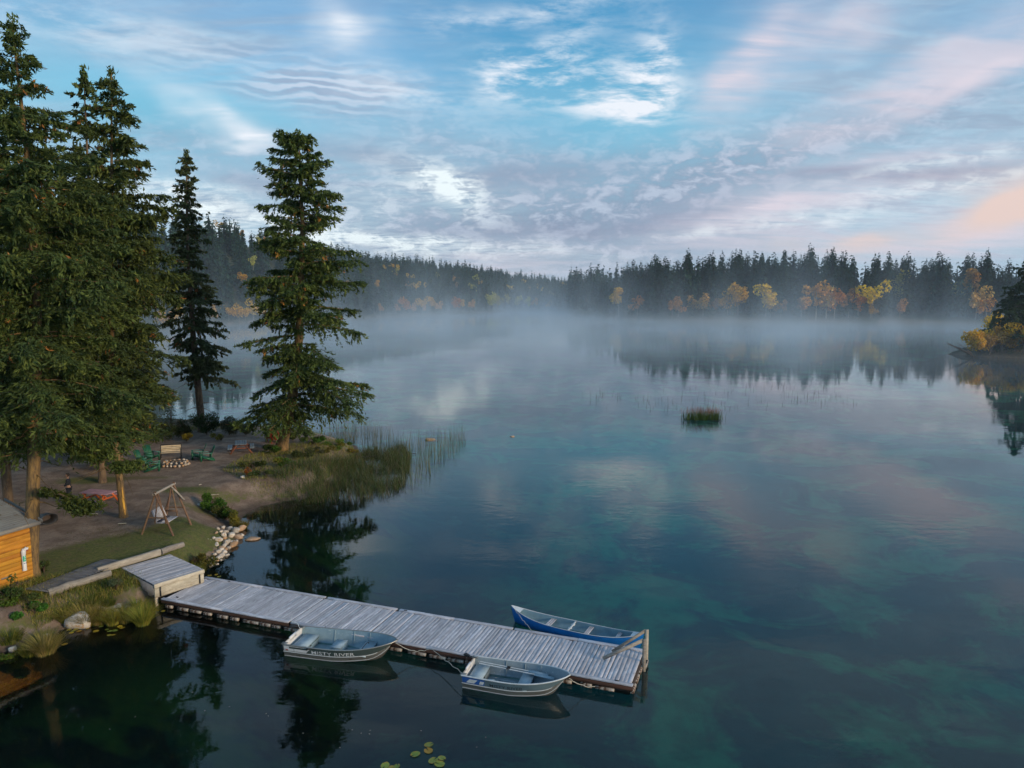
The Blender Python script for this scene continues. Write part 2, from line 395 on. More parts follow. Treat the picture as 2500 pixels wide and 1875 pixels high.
def build_ground():
    azs = np.concatenate([np.arange(-100, -48, 1.0), np.arange(-48, -12, .16), np.arange(-12, 40, .3), np.arange(40, 100.1, 1.0)]) * math.pi / 180
    rr = np.concatenate([np.array([4, 7, 10, 13, 15.5]), np.arange(17, 34, .28), np.arange(34, 72, .42), 72 * 1.022 ** np.arange(0, 165)])
    A, RR = np.meshgrid(azs, rr, indexing='ij')
    X = RR * np.sin(A); Y = RR * np.cos(A)
    Z = ground_h(X, Y)
    nz = (vnoise(X, Y, .7, 21) - .5) * .05 + (vnoise(X, Y, .3, 22) - .5) * .03
    Z += nz * (Z > .05) * (RR < 80)
    v = np.stack([X.ravel(), Y.ravel(), Z.ravel()], 1)
    na, nr = A.shape
    i = np.arange(na - 1)[:, None] * nr + np.arange(nr - 1)[None, :]
    f = np.stack([i, i + 1, i + nr + 1, i + nr], -1).reshape(-1, 4)
    d = shore_dist(X, Y)
    # where lawn grows (green) and where feet have worn it to brown earth (red channel: lawn, green: forest floor)
    def g(cx, cy, sx, sy, an=0):
        ca, sa = math.cos(R(an)), math.sin(R(an)); u = (X - cx) * ca + (Y - cy) * sa; w = -(X - cx) * sa + (Y - cy) * ca
        return np.exp(-(u / sx) ** 2 - (w / sy) ** 2)
    n = vnoise(X, Y, 2.2, 4) * .6 + vnoise(X, Y, .8, 6) * .4
    lawn = 1.25 * g(-17.2, 33.0, 4.0, 2.6, 35) + .9 * g(-16.2, 36.5, 1.8, 1.6) + .75 * g(-18.5, 30.5, 3, 2.4) + .6 * g(-17.6, 40.6, 2.5, .8, 10) + .9 * g(-14.9, 44.5, 2.6, .9, 20) + .6 * g(-20.0, 43.2, 2.6, .9) + .45 * g(-23.3, 46.2, 1.4, .5) + .7 * g(-27.0, 45.5, 3, 1.2) + .5 * g(-31, 40, 4, 1.5)
    lawn = np.clip(lawn * (.55 + n) , 0, 1) * (Z > .3)
    lawn = np.maximum(lawn, sstep(1.4 - d, 0, 1.0) * .6 * (d > .3) * (1 - np.exp(-((X + 16.5) ** 2 + (Y - 41) ** 2) / 9.)))
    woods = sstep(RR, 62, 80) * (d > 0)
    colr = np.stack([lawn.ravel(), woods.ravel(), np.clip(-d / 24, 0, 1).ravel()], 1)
    me = np_mesh('ground', v, f, colr, smooth=True)
    m, N, out = new_mat('shore_ground')
    tint = N.node('ShaderNodeAttribute', attribute_name='tint').outputs['Color']
    ss = N.node('ShaderNodeSeparateColor', ins={0: tint}).outputs
    pos = N.node('ShaderNodeNewGeometry').outputs['Position']
    pz = N.node('ShaderNodeSeparateXYZ', ins={0: pos}).outputs[2]
    n1 = N.noise(pos, .9, 6, .62); n2 = N.noise(pos, 7.0, 5, .7); n3 = N.noise(pos, 28.0, 3, .7)
    dirt = N.mix(N.smooth(n1, .35, .68), (.19, .135, .105), (.32, .245, .19))
    dirt = N.mix(N.math('MULTIPLY', N.smooth(n2, .5, .7), .6), dirt, (.085, .065, .042))
    dirt = N.mix(N.smooth(n3, .66, .74), dirt, (.24, .19, .12))
    gr = N.mix(N.smooth(n2, .3, .7), (.060, .092, .022), (.16, .165, .05))
    gr = N.mix(N.math('MULTIPLY', N.smooth(n3, .45, .7), .55), gr, (.19, .16, .065))
    gr = N.mix(N.math('MULTIPLY', N.smooth(N.noise(pos, 2.3, 4, .65), .48, .66), .65), gr, (.13, .105, .055))
    lf = N.smooth(N.math('ADD', ss[0], N.math('MULTIPLY', N.math('SUBTRACT', n2, .5), .9)), .25, .62)
    c1 = N.mix(lf, dirt, gr)
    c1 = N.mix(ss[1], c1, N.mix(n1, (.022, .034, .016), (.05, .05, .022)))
    # lake bed: brown silt, green weed; near-shore shade and the water's teal put into colour
    w1 = N.smooth(N.noise(pos, .16, 5, .6, .6), .40, .62); w2 = N.smooth(N.noise(pos, .55, 4, .6), .42, .66)
    bed = N.mix(w2, (.018, .018, .009), (.045, .040, .018))
    deepc = N.mix(N.smooth(w1, .35, 1.), (.0035, .018, .019), (.016, .13, .075))
    openc = N.mix(N.smooth(w1, .2, 1.), (.003, .21, .22), (.04, .72, .40))
    deepc = N.mix(N.math('MULTIPLY', w2, .5), deepc, (.005, .030, .030))
    leftw = N.math('MULTIPLY', N.smooth(N.noise(N.mapping(pos, (.5, 1, 1), (0, 0, R(-15))), .5, 3, .5), .40, .56), N.smooth(N.node('ShaderNodeSeparateXYZ', ins={0: pos}).outputs[0], -5, -9))
    openc = N.mix(N.math('MULTIPLY', w2, .4), openc, (.002, .12, .125))
    deepc = N.mix(leftw, deepc, (.085, .20, .03))
    deepc = N.mix(N.smooth(ss[2], .40, .85), deepc, openc)
    bed = N.mix(N.smooth(ss[2], .05, .22), bed, deepc)
    c1 = N.mix(N.smooth(pz, .02, -.06), c1, bed)
    wet = N.smooth(pz, .22, .02)
    c1 = N.mix(N.math('MULTIPLY', wet, .5), c1, (.03, .024, .018))
    bs = N.node('ShaderNodeBsdfPrincipled', ins={'Base Color': c1, 'Roughness': .92})
    bs.inputs['Specular IOR Level'].default_value = .25
    hgt = N.math('ADD', N.math('MULTIPLY', n2, .7), N.math('MULTIPLY', n3, .35))
    bm = N.node('ShaderNodeBump', ins={'Height': hgt, 'Strength': 1.0, 'Distance': .09})
    N.put(bs, 'Normal', bm.outputs[0]); N.l.new(bs.outputs[0], out.inputs[0])
    return tag(link('ground', me, m), kind='structure')
build_ground()

# ------------------------------------------------------------------ lake surface
def build_water():
    azs = np.arange(-110, 111, 2.0) * math.pi / 180; rr = np.array([0.5, 12, 20, 30, 45, 70, 110, 180, 300, 500, 900])
    A, RR = np.meshgrid(azs, rr, indexing='ij')
    v = np.stack([(RR * np.sin(A)).ravel(), (RR * np.cos(A) - 4).ravel(), np.zeros(A.size)], 1)
    na, nr = A.shape; i = np.arange(na - 1)[:, None] * nr + np.arange(nr - 1)[None, :]
    f = np.stack([i, i + nr, i + nr + 1, i + 1], -1).reshape(-1, 4)
    me = np_mesh('water', v, f)
    m, N, out = new_mat('lake_water')
    pos = N.node('ShaderNodeNewGeometry').outputs['Position']
    calm = N.smooth(N.noise(N.mapping(pos, (.25, 1, 1)), .035, 3, .5), .42, .66)
    r1 = N.noise(N.mapping(pos, (.55, 1, 1)), 2.2, 3, .55)
    r2 = N.noise(N.mapping(pos, (.4, 1, 1)), .35, 2, .5)
    hgt = N.math('ADD', N.math('MULTIPLY', r1, N.math('MULTIPLY_ADD', calm, .008, .0013)), N.math('MULTIPLY', r2, .010))
    bm = N.node('ShaderNodeBump', ins={'Height': hgt, 'Strength': 1.0, 'Distance': 1.0})
    fr = N.node('ShaderNodeFresnel', ins={'IOR': 1.40, 'Normal': bm.outputs[0]}).outputs[0]
    gl = N.node('ShaderNodeBsdfGlossy', ins={'Roughness': .018, 'Color': (1, 1, 1), 'Normal': bm.outputs[0]})
    tr = N.node('ShaderNodeBsdfTransparent', ins={'Color': (.76, .98, .93)})
    body = N.node('ShaderNodeBsdfDiffuse', ins={'Color': (.002, .012, .013)})
    m1 = N.node('ShaderNodeMixShader', ins={0: .10}); N.l.new(tr.outputs[0], m1.inputs[1]); N.l.new(body.outputs[0], m1.inputs[2])
    m2 = N.node('ShaderNodeMixShader', ins={0: fr}); N.l.new(m1.outputs[0], m2.inputs[1]); N.l.new(gl.outputs[0], m2.inputs[2])
    N.l.new(m2.outputs[0], out.inputs[0])
    return tag(link('water', me, m), kind='structure')
build_water()

# ------------------------------------------------------------------ air
def box_mesh(name, lo, hi):
    v = np.array([(x, y, z) for x in (lo[0], hi[0]) for y in (lo[1], hi[1]) for z in (lo[2], hi[2])], float)
    f = np.array([(0, 1, 3, 2), (4, 6, 7, 5), (0, 4, 5, 1), (2, 3, 7, 6), (0, 2, 6, 4), (1, 5, 7, 3)])
    return np_mesh(name, v, f)
def volume_mat(name, colr, dens, fn=None):
    m, N, out = new_mat(name)
    d = dens if fn is None else fn(N, dens)
    pv = N.node('ShaderNodeVolumePrincipled', ins={'Color': colr, 'Density': d, 'Anisotropy': .0})
    N.l.new(pv.outputs[0], out.inputs['Volume'])
    return m
if True:
    hz = link('haze', box_mesh('haze', (-2900, -200, -7), (2900, 2800, 125)), volume_mat('haze_air', (.80, .88, .97), 0.00006))
    tag(hz, kind='stuff')
def mist_fn(N, dens):
    pos = N.node('ShaderNodeNewGeometry').outputs['Position']
    sp = N.node('ShaderNodeSeparateXYZ', ins={0: pos}).outputs
    big = N.noise(N.mapping(pos, (1, 1, 2.2)), .016, 4, .6, .5)
    wis = N.noise(N.mapping(pos, (1, 1, .35)), .035, 4, .6, .8)
    lowl = N.math('POWER', 2.718, N.math('MULTIPLY', sp[2], -1 / 1.8))
    high = N.math('MULTIPLY', N.math('POWER', 2.718, N.math('MULTIPLY', sp[2], -1 / 10.)), N.smooth(wis, .47, .66))
    rad = N.vmath('LENGTH', N.vmath('MULTIPLY', pos, (1, 1, 0)), None, 1)
    near = N.smooth(rad, 60, 200)
    edge = N.math('SUBTRACT', 1.0, N.smooth(rad, 640, 790))
    edx = N.math('SUBTRACT', 1.0, N.smooth(N.math('ABSOLUTE', sp[0]), 300, 395))
    pd = N.smooth(N.vmath('LENGTH', N.vmath('SUBTRACT', N.vmath('MULTIPLY', pos, (1, 1, 0)), (112, 160, 0)), None, 1), 22, 70)
    near = N.math('MULTIPLY', near, pd)
    shore_fade = N.math('SUBTRACT', 1.0, N.math('MULTIPLY', N.smooth(rad, 290, 370), .6))
    lowl = N.math('MULTIPLY', lowl, shore_fade)
    near = N.math('MULTIPLY', near, N.math('MULTIPLY_ADD', N.smooth(sp[0], -170, -40), .6, .4))
    d = N.math('MULTIPLY_ADD', lowl, N.math('MULTIPLY_ADD', N.smooth(big, .36, .64), 1.0, .25), N.math('MULTIPLY', high, 1.0))
    d = N.math('MULTIPLY', d, N.math('MULTIPLY', near, N.math('MULTIPLY', edge, edx)))
    return N.math('MULTIPLY', d, dens)
if True:
    ms = link('lake_mist', box_mesh('lake_mist', (-400, 60, .03), (400, 800, 45)), volume_mat('lake_mist', (.70, .85, .985), 0.018, mist_fn))
    tag(ms, kind='stuff')
    ms.data.materials[0].cycles.volume_step_rate = 0.25 if hasattr(ms.data.materials[0].cycles, 'volume_step_rate') else 1

# ------------------------------------------------------------------ foliage geometry (numpy)
def unit(a): return a / np.maximum(np.linalg.norm(a, axis=-1, keepdims=True), 1e-9)
def leaf_quads(c_, ax, sd, ln, wd, bend=.25):
    """folded kites centred at c_, pointing along ax, opened along sd"""
    ax = unit(ax); sd = unit(sd - ax * np.sum(sd * ax, -1, keepdims=True)); nm = np.cross(ax, sd)
    ln = ln[:, None]; wd = wd[:, None]
    a = c_ - ax * ln * .5; b = c_ + sd * wd * .5 + nm * wd * bend; t = c_ + ax * ln * .5; d = c_ - sd * wd * .5 + nm * wd * bend
    v = np.stack([a, b, t, d], 1).reshape(-1, 3)
    i = np.arange(len(c_))[:, None] * 4
    f = np.concatenate([np.concatenate([i, i + 1, i + 2], 1), np.concatenate([i, i + 2, i + 3], 1)], 0)
    return v, f
def tube(path, rad, sides=8):
    path = np.asarray(path, float); n = len(path); V = []; F = []
    t = np.gradient(path, axis=0); t = unit(t)
    ref = np.array([0, 0, 1.]) if abs(t[0][2]) < .9 else np.array([1., 0, 0])
    for i in range(n):
        u = np.cross(t[i], ref); u /= np.linalg.norm(u) + 1e-9; w = np.cross(t[i], u)
        a = np.arange(sides) * 2 * math.pi / sides
        V.append(path[i] + rad[i] * (np.cos(a)[:, None] * u + np.sin(a)[:, None] * w))
    for i in range(n - 1):
        for j in range(sides):
            k = (j + 1) % sides
            F.append((i * sides + j, i * sides + k, (i + 1) * sides + k, (i + 1) * sides + j))
    return np.concatenate(V), np.array(F, int)
class Acc:
    """collects pieces of triangle or quad geometry into one mesh"""
    def __init__(self): self.v = []; self.f = []; self.c = []; self.n = 0
    def add(self, v, f, col=None):
        f = np.asarray(f); v = np.asarray(v, float)
        if f.shape[1] == 4: f = np.concatenate([f[:, [0, 1, 2]], f[:, [0, 2, 3]]])
        self.v.append(v); self.f.append(f + self.n); self.n += len(v)
        if col is not None:
            col = np.asarray(col, float)
            self.c.append(np.broadcast_to(col, (len(v), 3)) if col.ndim == 1 else col)
    def mesh(self, name, smooth=False):
        return np_mesh(name, np.concatenate(self.v), np.concatenate(self.f), np.concatenate(self.c) if self.c else None, smooth)

NEEDLE_A = np.array([.078, .112, .026]); NEEDLE_B = np.array([.034, .064, .026]); NEEDLE_T = np.array([.175, .205, .040]); CONE = np.array([.34, .15, .04])
def spruce(name, base, axis, prof, z_low, seed, quads=36000, leaf=(.34, .13), trunk_r=.34, step=.62, cones=.05, palette=None, bark=None, droop=1.0, dead_low=True, label=None, gaps=.12):
    """axis: (z, dx, dy) of the stem above the base; prof: (z, left, right) reach of the crown"""
    r = np.random.default_rng(seed)
    A, B, T = palette or (NEEDLE_A, NEEDLE_B, NEEDLE_T)
    az_ = np.array(axis, float); pr = np.array(prof, float); H = az_[-1, 0]
    def stem(z): return np.stack([np.interp(z, az_[:, 0], az_[:, 1]), np.interp(z, az_[:, 0], az_[:, 2]), z], -1)
    br = []
    z = z_low
    while z < H - .25:
        k = r.integers(4, 7); ph = r.uniform(0, 6.28)
        if True:
            for j in range(k):
                if r.random() < gaps and z < H * .9: continue
                br.append((z + r.uniform(-.42, .42) * min(1., (H - z) / 3), ph + j * 6.283 / k + r.normal(0, .25), r.uniform(.68, 1.2) if r.random() > .2 else r.uniform(.3, .65)))
        z += step * r.uniform(.7, 1.35) * (1 - .35 * z / H)
    br = np.array(br); bz, ba, bl = br.T
    L_ = np.interp(bz, pr[:, 0], pr[:, 1]); R_ = np.interp(bz, pr[:, 0], pr[:, 2])
    cx = np.cos(ba); wgt = (cx + 1) / 2
    reach = (L_ * (1 - wgt) + R_ * wgt) * bl
    reach = np.maximum(reach, .25)
    # cap the back and front to the mean, so the crown stays a round tree
    nb = len(bz); hz_ = bz / H
    rise = reach * (.30 * hz_ + .02) ; drp = reach * (.46 - .22 * hz_) * droop * r.uniform(.7, 1.35, nb); lift = reach * .14
    dirh = np.stack([np.cos(ba), np.sin(ba), np.zeros(nb)], 1); lat = np.stack([-np.sin(ba), np.cos(ba), np.zeros(nb)], 1)
    def bpos(i, s):
        p = stem(bz[i]); o = dirh[i] * (reach[i] * s)[:, None]
        p = p + o; p[:, 2] += rise[i] * s - drp[i] * s ** 2 + lift[i] * s ** 4
        p = p + lat[i] * (np.sin(s * 3 + i) * .06 * reach[i])[:, None]
        return p
    wgt_n = reach ** 1.35; cnt = np.maximum(6, (quads * wgt_n / wgt_n.sum())).astype(int)
    # twigs along each bough, needles along each twig
    per = 13
    nt = np.maximum(2, cnt // per); ti = np.repeat(np.arange(nb), nt); M = len(ti)
    s = r.uniform(.04, 1, M) ** .85; side = np.where(r.random(M) < .5, -1., 1.)
    tl = reach[ti] * (.10 + .30 * np.sqrt(np.clip(1 - s, 0, 1))) * r.uniform(.5, 1.25, M) + .12
    b0 = bpos(ti, s)
    td = unit(dirh[ti] * r.uniform(.35, 1.1, M)[:, None] + lat[ti] * (side * r.uniform(.5, 1.1, M))[:, None] + np.array([0, 0, -1.]) * r.uniform(-.1, .45, M)[:, None])
    hang = r.random(M) < .22
    td[hang] = unit(td[hang] * .45 + np.array([0, 0, -1.]))
    tl[hang] *= .75
    qi = np.repeat(np.arange(M), per); u = r.uniform(0, 1.05, len(qi))
    p = b0[qi] + td[qi] * (tl[qi] * u)[:, None]
    p[:, 2] -= .22 * tl[qi] * u ** 2
    p += r.normal(0, .045, p.shape)
    ax = td[qi] + r.normal(0, .5, p.shape) + np.array([0, 0, -.12])
    sd = r.normal(0, .55, p.shape) + np.cross(td[qi], np.array([0, 0, 1.]))
    ln = leaf[0] * r.uniform(.6, 1.3, len(qi)); wd = leaf[1] * r.uniform(.6, 1.3, len(qi))
    v, f = leaf_quads(p, ax, sd, ln, wd)
    tone = r.uniform(0, 1, nb)[ti][qi] * .45 + r.uniform(0, 1, M)[qi] * .3 + r.uniform(0, 1, len(qi)) * .25
    young = np.clip(u - .35, 0, 1) * 1.5 * r.uniform(0, 1, len(qi)) * (r.uniform(0, 1, M)[qi] ** .6)
    colr = A * tone[:, None] + B * (1 - tone[:, None])
    colr = colr * (1 - young[:, None]) + T * young[:, None]; colr = colr * (.72 + .56 * r.uniform(0, 1, M)[qi])[:, None]
    cn = (r.random(M) < cones * (.5 + 1.5 * hz_[ti]))[qi] & (r.random(len(qi)) < .75) & (u > .45)
    colr = np.where(cn[:, None], CONE * r.uniform(.7, 1.3, (len(qi), 1)), colr)
    ac = Acc(); ac.add(v, f, np.repeat(colr, 4, axis=0))
    root = empty(name, base)
    crown = link('crown', ac.mesh('crown'), M_NEEDLE, root)
    # stem with its boughs
    zz = np.concatenate([[-.5, 0, .3, .8], np.linspace(1.8, H, 14)])
    path = stem(np.maximum(zz, 0)); path[:, 2] = zz
    rad = trunk_r * (1 - np.clip(zz, 0, H) / H) ** .85 + .02; rad[0] *= 1.35; rad[1] *= 1.3; rad[2] *= 1.12
    tr = Acc(); tr.add(*tube(path, rad, 12))
    tipn = 90; tz = H - .9 + r.uniform(0, 1, tipn) * 1.15; tp = stem(np.minimum(tz, H)); tp[:, 2] = tz; tp[:, :2] += r.normal(0, .10, (tipn, 2))
    tv, tf = leaf_quads(tp, r.normal(0, .5, (tipn, 3)) + [0, 0, .8], r.normal(0, 1, (tipn, 3)), np.full(tipn, leaf[0]), np.full(tipn, leaf[1]))
    link('top_shoot', np_mesh('top_shoot', tv, tf, np.broadcast_to(A, (len(tv), 3))), M_NEEDLE, crown)
    for i in range(nb):
        if reach[i] < .5: continue
        sN = np.linspace(0, .92, 5); q = bpos(np.full(5, i), sN)
        rb = (.012 + .012 * reach[i]) * (1 - sN * .85) * (trunk_r / .34)
        tr.add(*tube(q, rb, 4))
    if dead_low:                       # bare dead snags under the crown
        for k in range(16):
            z0 = r.uniform(max(1.2, z_low * .45), z_low + 1.5); a = r.uniform(0, 6.28); ll = r.uniform(.8, 2.6)
            sN = np.linspace(0, 1, 5); q = stem(np.full(5, z0)) + np.stack([np.cos(a) * ll * sN, np.sin(a) * ll * sN, -.35 * ll * sN ** 1.5], 1)
            q[1:] += r.normal(0, .05, (4, 3)); tr.add(*tube(q, .028 * (1 - sN * .8), 4))
    link('trunk', tr.mesh('trunk', True), bark or M_BARK, root)
    return root

def px_prof(z0, ztop, yb, yt, scale, rows):
    """rows (y, left, right) measured down the tree -> (z, left, right) in metres"""
    out = [((yb - y) / (yb - yt) * (ztop - z0), l * scale, r_ * scale) for y, l, r_ in rows]
    return sorted(out)

# --- the leaning spruce on the point
bC = at(687, 1094, 1.25); HC = 23.7
profC = px_prof(0, HC, 1640, 50, .0148, [(45, 60, 40), (75, 110, 70), (180, 150, 105), (215, 100, 130), (260, 215, 165), (300, 120, 150), (330, 280, 130), (375, 225, 180), (420, 180, 200), (445, 170, 240), (500, 262, 120), (560, 240, 200), (620, 265, 250),
                 (690, 230, 250), (750, 275, 310), (820, 190, 260), (850, 220, 200), (960, 210, 325), (1010, 160, 250), (1060, 300, 260), (1110, 230, 230), (1160, 180, 260), (1270, 190, 350), (1350, 180, 365), (1420, 262, 300), (1500, 180, 270), (1565, 110, 120)])
tC = spruce('spruce_tree', bC, [(0, 0, 0), (1.7, .45, 0), (4.5, 1.15, 0), (9.5, 1.75, .2), (17, 2.15, .3), (HC, 2.1, .3)], profC, 2.5, 5, quads=84000, leaf=(.33, .105), trunk_r=.42, step=.55, cones=.015, bark=M_BARKG, gaps=.30)
tag(tC, 'tall leaning spruce with a ragged broad crown on the tip of the point', 'tree', 'spruces standing on the point')
# --- the slim spire to its left
bS = at(494, 1052, 1.2)
HS = 23.7
profS = [(0, .6, .6), (2.2, 1.1, 2.3), (4.6, 1.5, 2.6), (7.5, 1.8, 2.5), (10.5, 2.5, 2.6), (13.3, 1.9, 1.9), (15.5, 1.5, 1.7), (18, 1.15, 1.15), (20.5, 1.0, .9), (22.5, .7, .6), (24.2, .35, .3), (HS, .12, .12)]
tS = spruce('spruce_tree', bS, [(0, 0, 0), (8, -.35, 0), (16, -.45, 0), (HS, -.1, 0)], profS, 4.6, 9, quads=26000, leaf=(.36, .14), trunk_r=.30, step=.5, cones=.01, droop=1.1, gaps=.1,
            palette=(np.array([.095, .125, .048]), np.array([.055, .080, .038]), np.array([.16, .19, .07])))
tag(tS, 'slim narrow spruce spire on the far bank left of the leaning one', 'tree', 'spruces standing on the point')
# --- the dense stand on the left
def broad(H, r0, top=.25):
    return [(0, r0 * .7, r0 * .7), (H * .18, r0 * .95, r0 * .95), (H * .35, r0, r0), (H * .55, r0 * .86, r0 * .86), (H * .75, r0 * .58, r0 * .58), (H * .9, r0 * .3, r0 * .3), (H, top, top)]
b1 = at(75, 1403, 1.15)
spec = [
    # name, base, axis, profile, z_low, seed, kw, label
    (b1, 22.6, [(0, 0, 0), (7, .75, 0), (11, 1.1, .1), (17, 1.15, .2), (22.6, .9, .3)], [(3, 1.8, 3.6), (5.0, 2.6, 4.3), (8, 3.2, 4.2), (12, 3.0, 3.7), (16, 2.5, 2.8), (19, 1.6, 1.6), (21.2, .8, .7), (22.6, .3, .2)], 5.7, 21,
     dict(quads=88000, leaf=(.25, .075), trunk_r=.27, bark=M_BARKG, cones=.012, gaps=.06, step=.52), 'nearest spruce, thick lit trunk rising beside the cabin wall'),
    (at(302, 1264, 1.15), 22.9, [(0, 0, 0), (6, -.25, 0), (14, .3, 0), (22.9, .9, 0)], [(1.8, 1.0, .8), (3.8, 1.7, .9), (5, 2.6, 1.4), (7, 3.4, 2.8), (10, 3.8, 3.3), (13, 3.8, 3.3), (15.0, 3.2, 2.9), (16.2, 2.6, 3.1), (18, 2.2, 2.0), (20, 1.6, 1.3), (21.6, .9, .75), (22.9, .3, .3)], 4.9, 22,
     dict(quads=70000, leaf=(.27, .085), trunk_r=.17, cones=.012, gaps=.16, bark=M_BARKG), 'spruce with a scarred yellow trunk base behind the log swing'),
    (Vector((-25.6, 35.6, 1.15)), 24.2, [(0, 0, 0), (24.2, .15, 0)], [(3, 3, 3), (6, 3.7, 3.4), (12, 3.4, 3.1), (17, 2.3, 2.2), (20.5, 1.4, 1.3), (24.2, .25, .25)], 4.6, 23,
     dict(quads=52000, leaf=(.30, .10), trunk_r=.22, cones=.04, gaps=.08), 'spruce in the left stand with the second tallest dark peak'),
    (Vector((-26.2, 45.0, 1.15)), 25.2, [(0, 0, 0), (25.2, .6, 0)], [(2, 3, 3), (6, 3.9, 3.5), (12, 3.5, 3.2), (18, 2.4, 2.2), (22, 1.3, 1.2), (25.2, .3, .3)], 3.6, 24,
     dict(quads=34000, leaf=(.36, .13), trunk_r=.19, cones=.03), 'spruce hidden in the left stand with a blunt low shoulder top'),
    (Vector((-31.6, 41.0, 1.15)), 26.4, [(0, 0, 0), (26.4, .2, 0)], [(4, 3.6, 3.8), (8, 4.4, 4.2), (14, 4, 3.8), (20, 2.9, 2.7), (25, 1.3, 1.2), (26.4, .2, .2)], 5.5, 25,
     dict(quads=32000, leaf=(.36, .15), trunk_r=.40, cones=.03), 'tallest spruce of the left stand at the edge of the view'),
    (Vector((-27.6, 49.5, 1.15)), 17.8, [(0, 0, 0), (17.8, .3, 0)], [(2, 2.4, 1.5), (3.5, 2.8, 2.3), (5.5, 3.2, 3.0), (9, 3.2, 3.1), (13, 2.2, 2.3), (16, 1.2, 1.2), (17.8, .2, .2)], 1.6, 26,
     dict(quads=30000, leaf=(.36, .15), trunk_r=.28, cones=.03, palette=(np.array([.052, .078, .042]), np.array([.034, .054, .034]), np.array([.10, .125, .070]))), 'shorter blue-green spruce at the right edge of the left stand'),
    (Vector((-33.5, 55.0, 1.15)), 20.5, [(0, 0, 0), (20.5, .2, 0)], [(2, 3.4, 3.4), (8, 3.6, 3.8), (14, 2.4, 2.5), (20.5, .2, .2)], 2.2, 27,
     dict(quads=20000, leaf=(.44, .18), trunk_r=.3, cones=.03), 'spruce at the back of the left stand near the bay'),
    (Vector((-38.0, 64.0, 1.15)), 19.0, [(0, 0, 0), (19, 0, 0)], [(2, 3.4, 3.4), (8, 3.6, 3.6), (14, 2.4, 2.4), (19, .2, .2)], 2.0, 28,
     dict(quads=15000, leaf=(.5, .2), trunk_r=.3, cones=.03), 'farthest spruce of the left stand on the shore of the bay'),
]
for b_, H_, ax_, pf_, zl_, sd_, kw_, lb_ in spec:
    t_ = spruce('spruce_tree', b_, ax_, pf_, zl_, sd_, **kw_)
    tag(t_, lb_, 'tree', 'dense spruce stand on the left')

# low green boughs that hang in front of the red picnic table: part of the nearest spruce
def low_bough(root, pts, reach_w, n, seed, leaf=(.22, .075), cols=(np.array([.085, .115, .020]), np.array([.05, .075, .018]))):
    r = np.random.default_rng(seed); pts = np.array(pts, float); seg = np.linspace(0, 1, len(pts))
    s = r.uniform(0, 1, n) ** .7; p = np.stack([np.interp(s, seg, pts[:, k]) for k in range(3)], 1)
    off = r.normal(0, 1, (n, 3)) * np.array([reach_w, reach_w, reach_w * .45]); off[:, 2] -= reach_w * .2
    cl = np.floor(s * 9) ; ph = r.uniform(-1, 1, (10, 3)) * [1, 1, .7]; p += off * (.35 + .65 * s[:, None]) * .55 + ph[cl.astype(int)] * reach_w * 1.1
    v, f = leaf_quads(p, r.normal(0, 1, (n, 3)) + unit(pts[-1] - pts[0]) + np.array([0, 0, -.3]), r.normal(0, 1, (n, 3)), leaf[0] * r.uniform(.6, 1.3, n), leaf[1] * r.uniform(.6, 1.3, n))
    t = r.random((n, 1)); ac = Acc(); ac.add(v, f, np.repeat(cols[0] * t + cols[1] * (1 - t), 4, axis=0))
    o = link('bough', ac.mesh('bough'), M_NEEDLE, root)
    tr = Acc(); tr.add(*tube(pts, np.linspace(.04, .012, len(pts)), 5)); link('limb', tr.mesh('limb', True), M_BARK, o)
near_tree = [o for o in bpy.data.objects if o.name.startswith('spruce_tree') and 'nearest' in o.get('label', '')][0]
scar_tree = [o for o in bpy.data.objects if 'scarred' in str(o.get('label', ''))][0]
def scar(root, rad, z0, z1, a0, a1, mat):
    V = []; zs = np.linspace(z0, z1, 9)
    for i, z in enumerate(zs):
        w = math.sin(math.pi * (i + .35) / 9) ** .6; am = (a0 + a1) / 2; rr_s = rad(z)
        for q in (-1, -.4, .4, 1):
            a = am + (a1 - a0) / 2 * w * q; V.append((rr_s * math.cos(a) * (1.03 - .02 * abs(q)), rr_s * math.sin(a) * (1.03 - .02 * abs(q)), z))
    F = [(i * 4 + j, i * 4 + j + 1, (i + 1) * 4 + j + 1, (i + 1) * 4 + j) for i in range(8) for j in range(3)]
    V = np.array(V); V[:, 0] += -.25 * V[:, 2] / 6
    return link('bark_scar', np_mesh('bark_scar', V, np.array(F), None, True), mat, root)
M_SCAR = pbr('bare_yellow_wood', (.62, .34, .03), (.50, .26, .05), 5, (1, 1, .4), .7, bump=.5, spots=((.16, .08, .03), 2.2, .62))
scar(scar_tree, lambda z: .17 * (1 - z / 23) ** .85 + .045 + .05 * max(0, 1 - z / 1.0), .2, 1.7, -.95, -.45, M_SCAR)
def loc_pts(root, L): return [tuple(Vector(p) - root.location) for p in L]
low_bough(near_tree, loc_pts(near_tree, [(-19.6, 29.2, 5.1), (-18.7, 29.2, 4.75), (-17.9, 29.0, 4.5), (-17.2, 28.6, 4.3), (-16.6, 28.3, 4.45)]), .46, 1900, 41)
low_bough(near_tree, loc_pts(near_tree, [(-19.6, 29.3, 7.6), (-18.2, 29.6, 6.9), (-16.9, 29.6, 6.1), (-15.9, 29.4, 5.7)]), .42, 2000, 42)

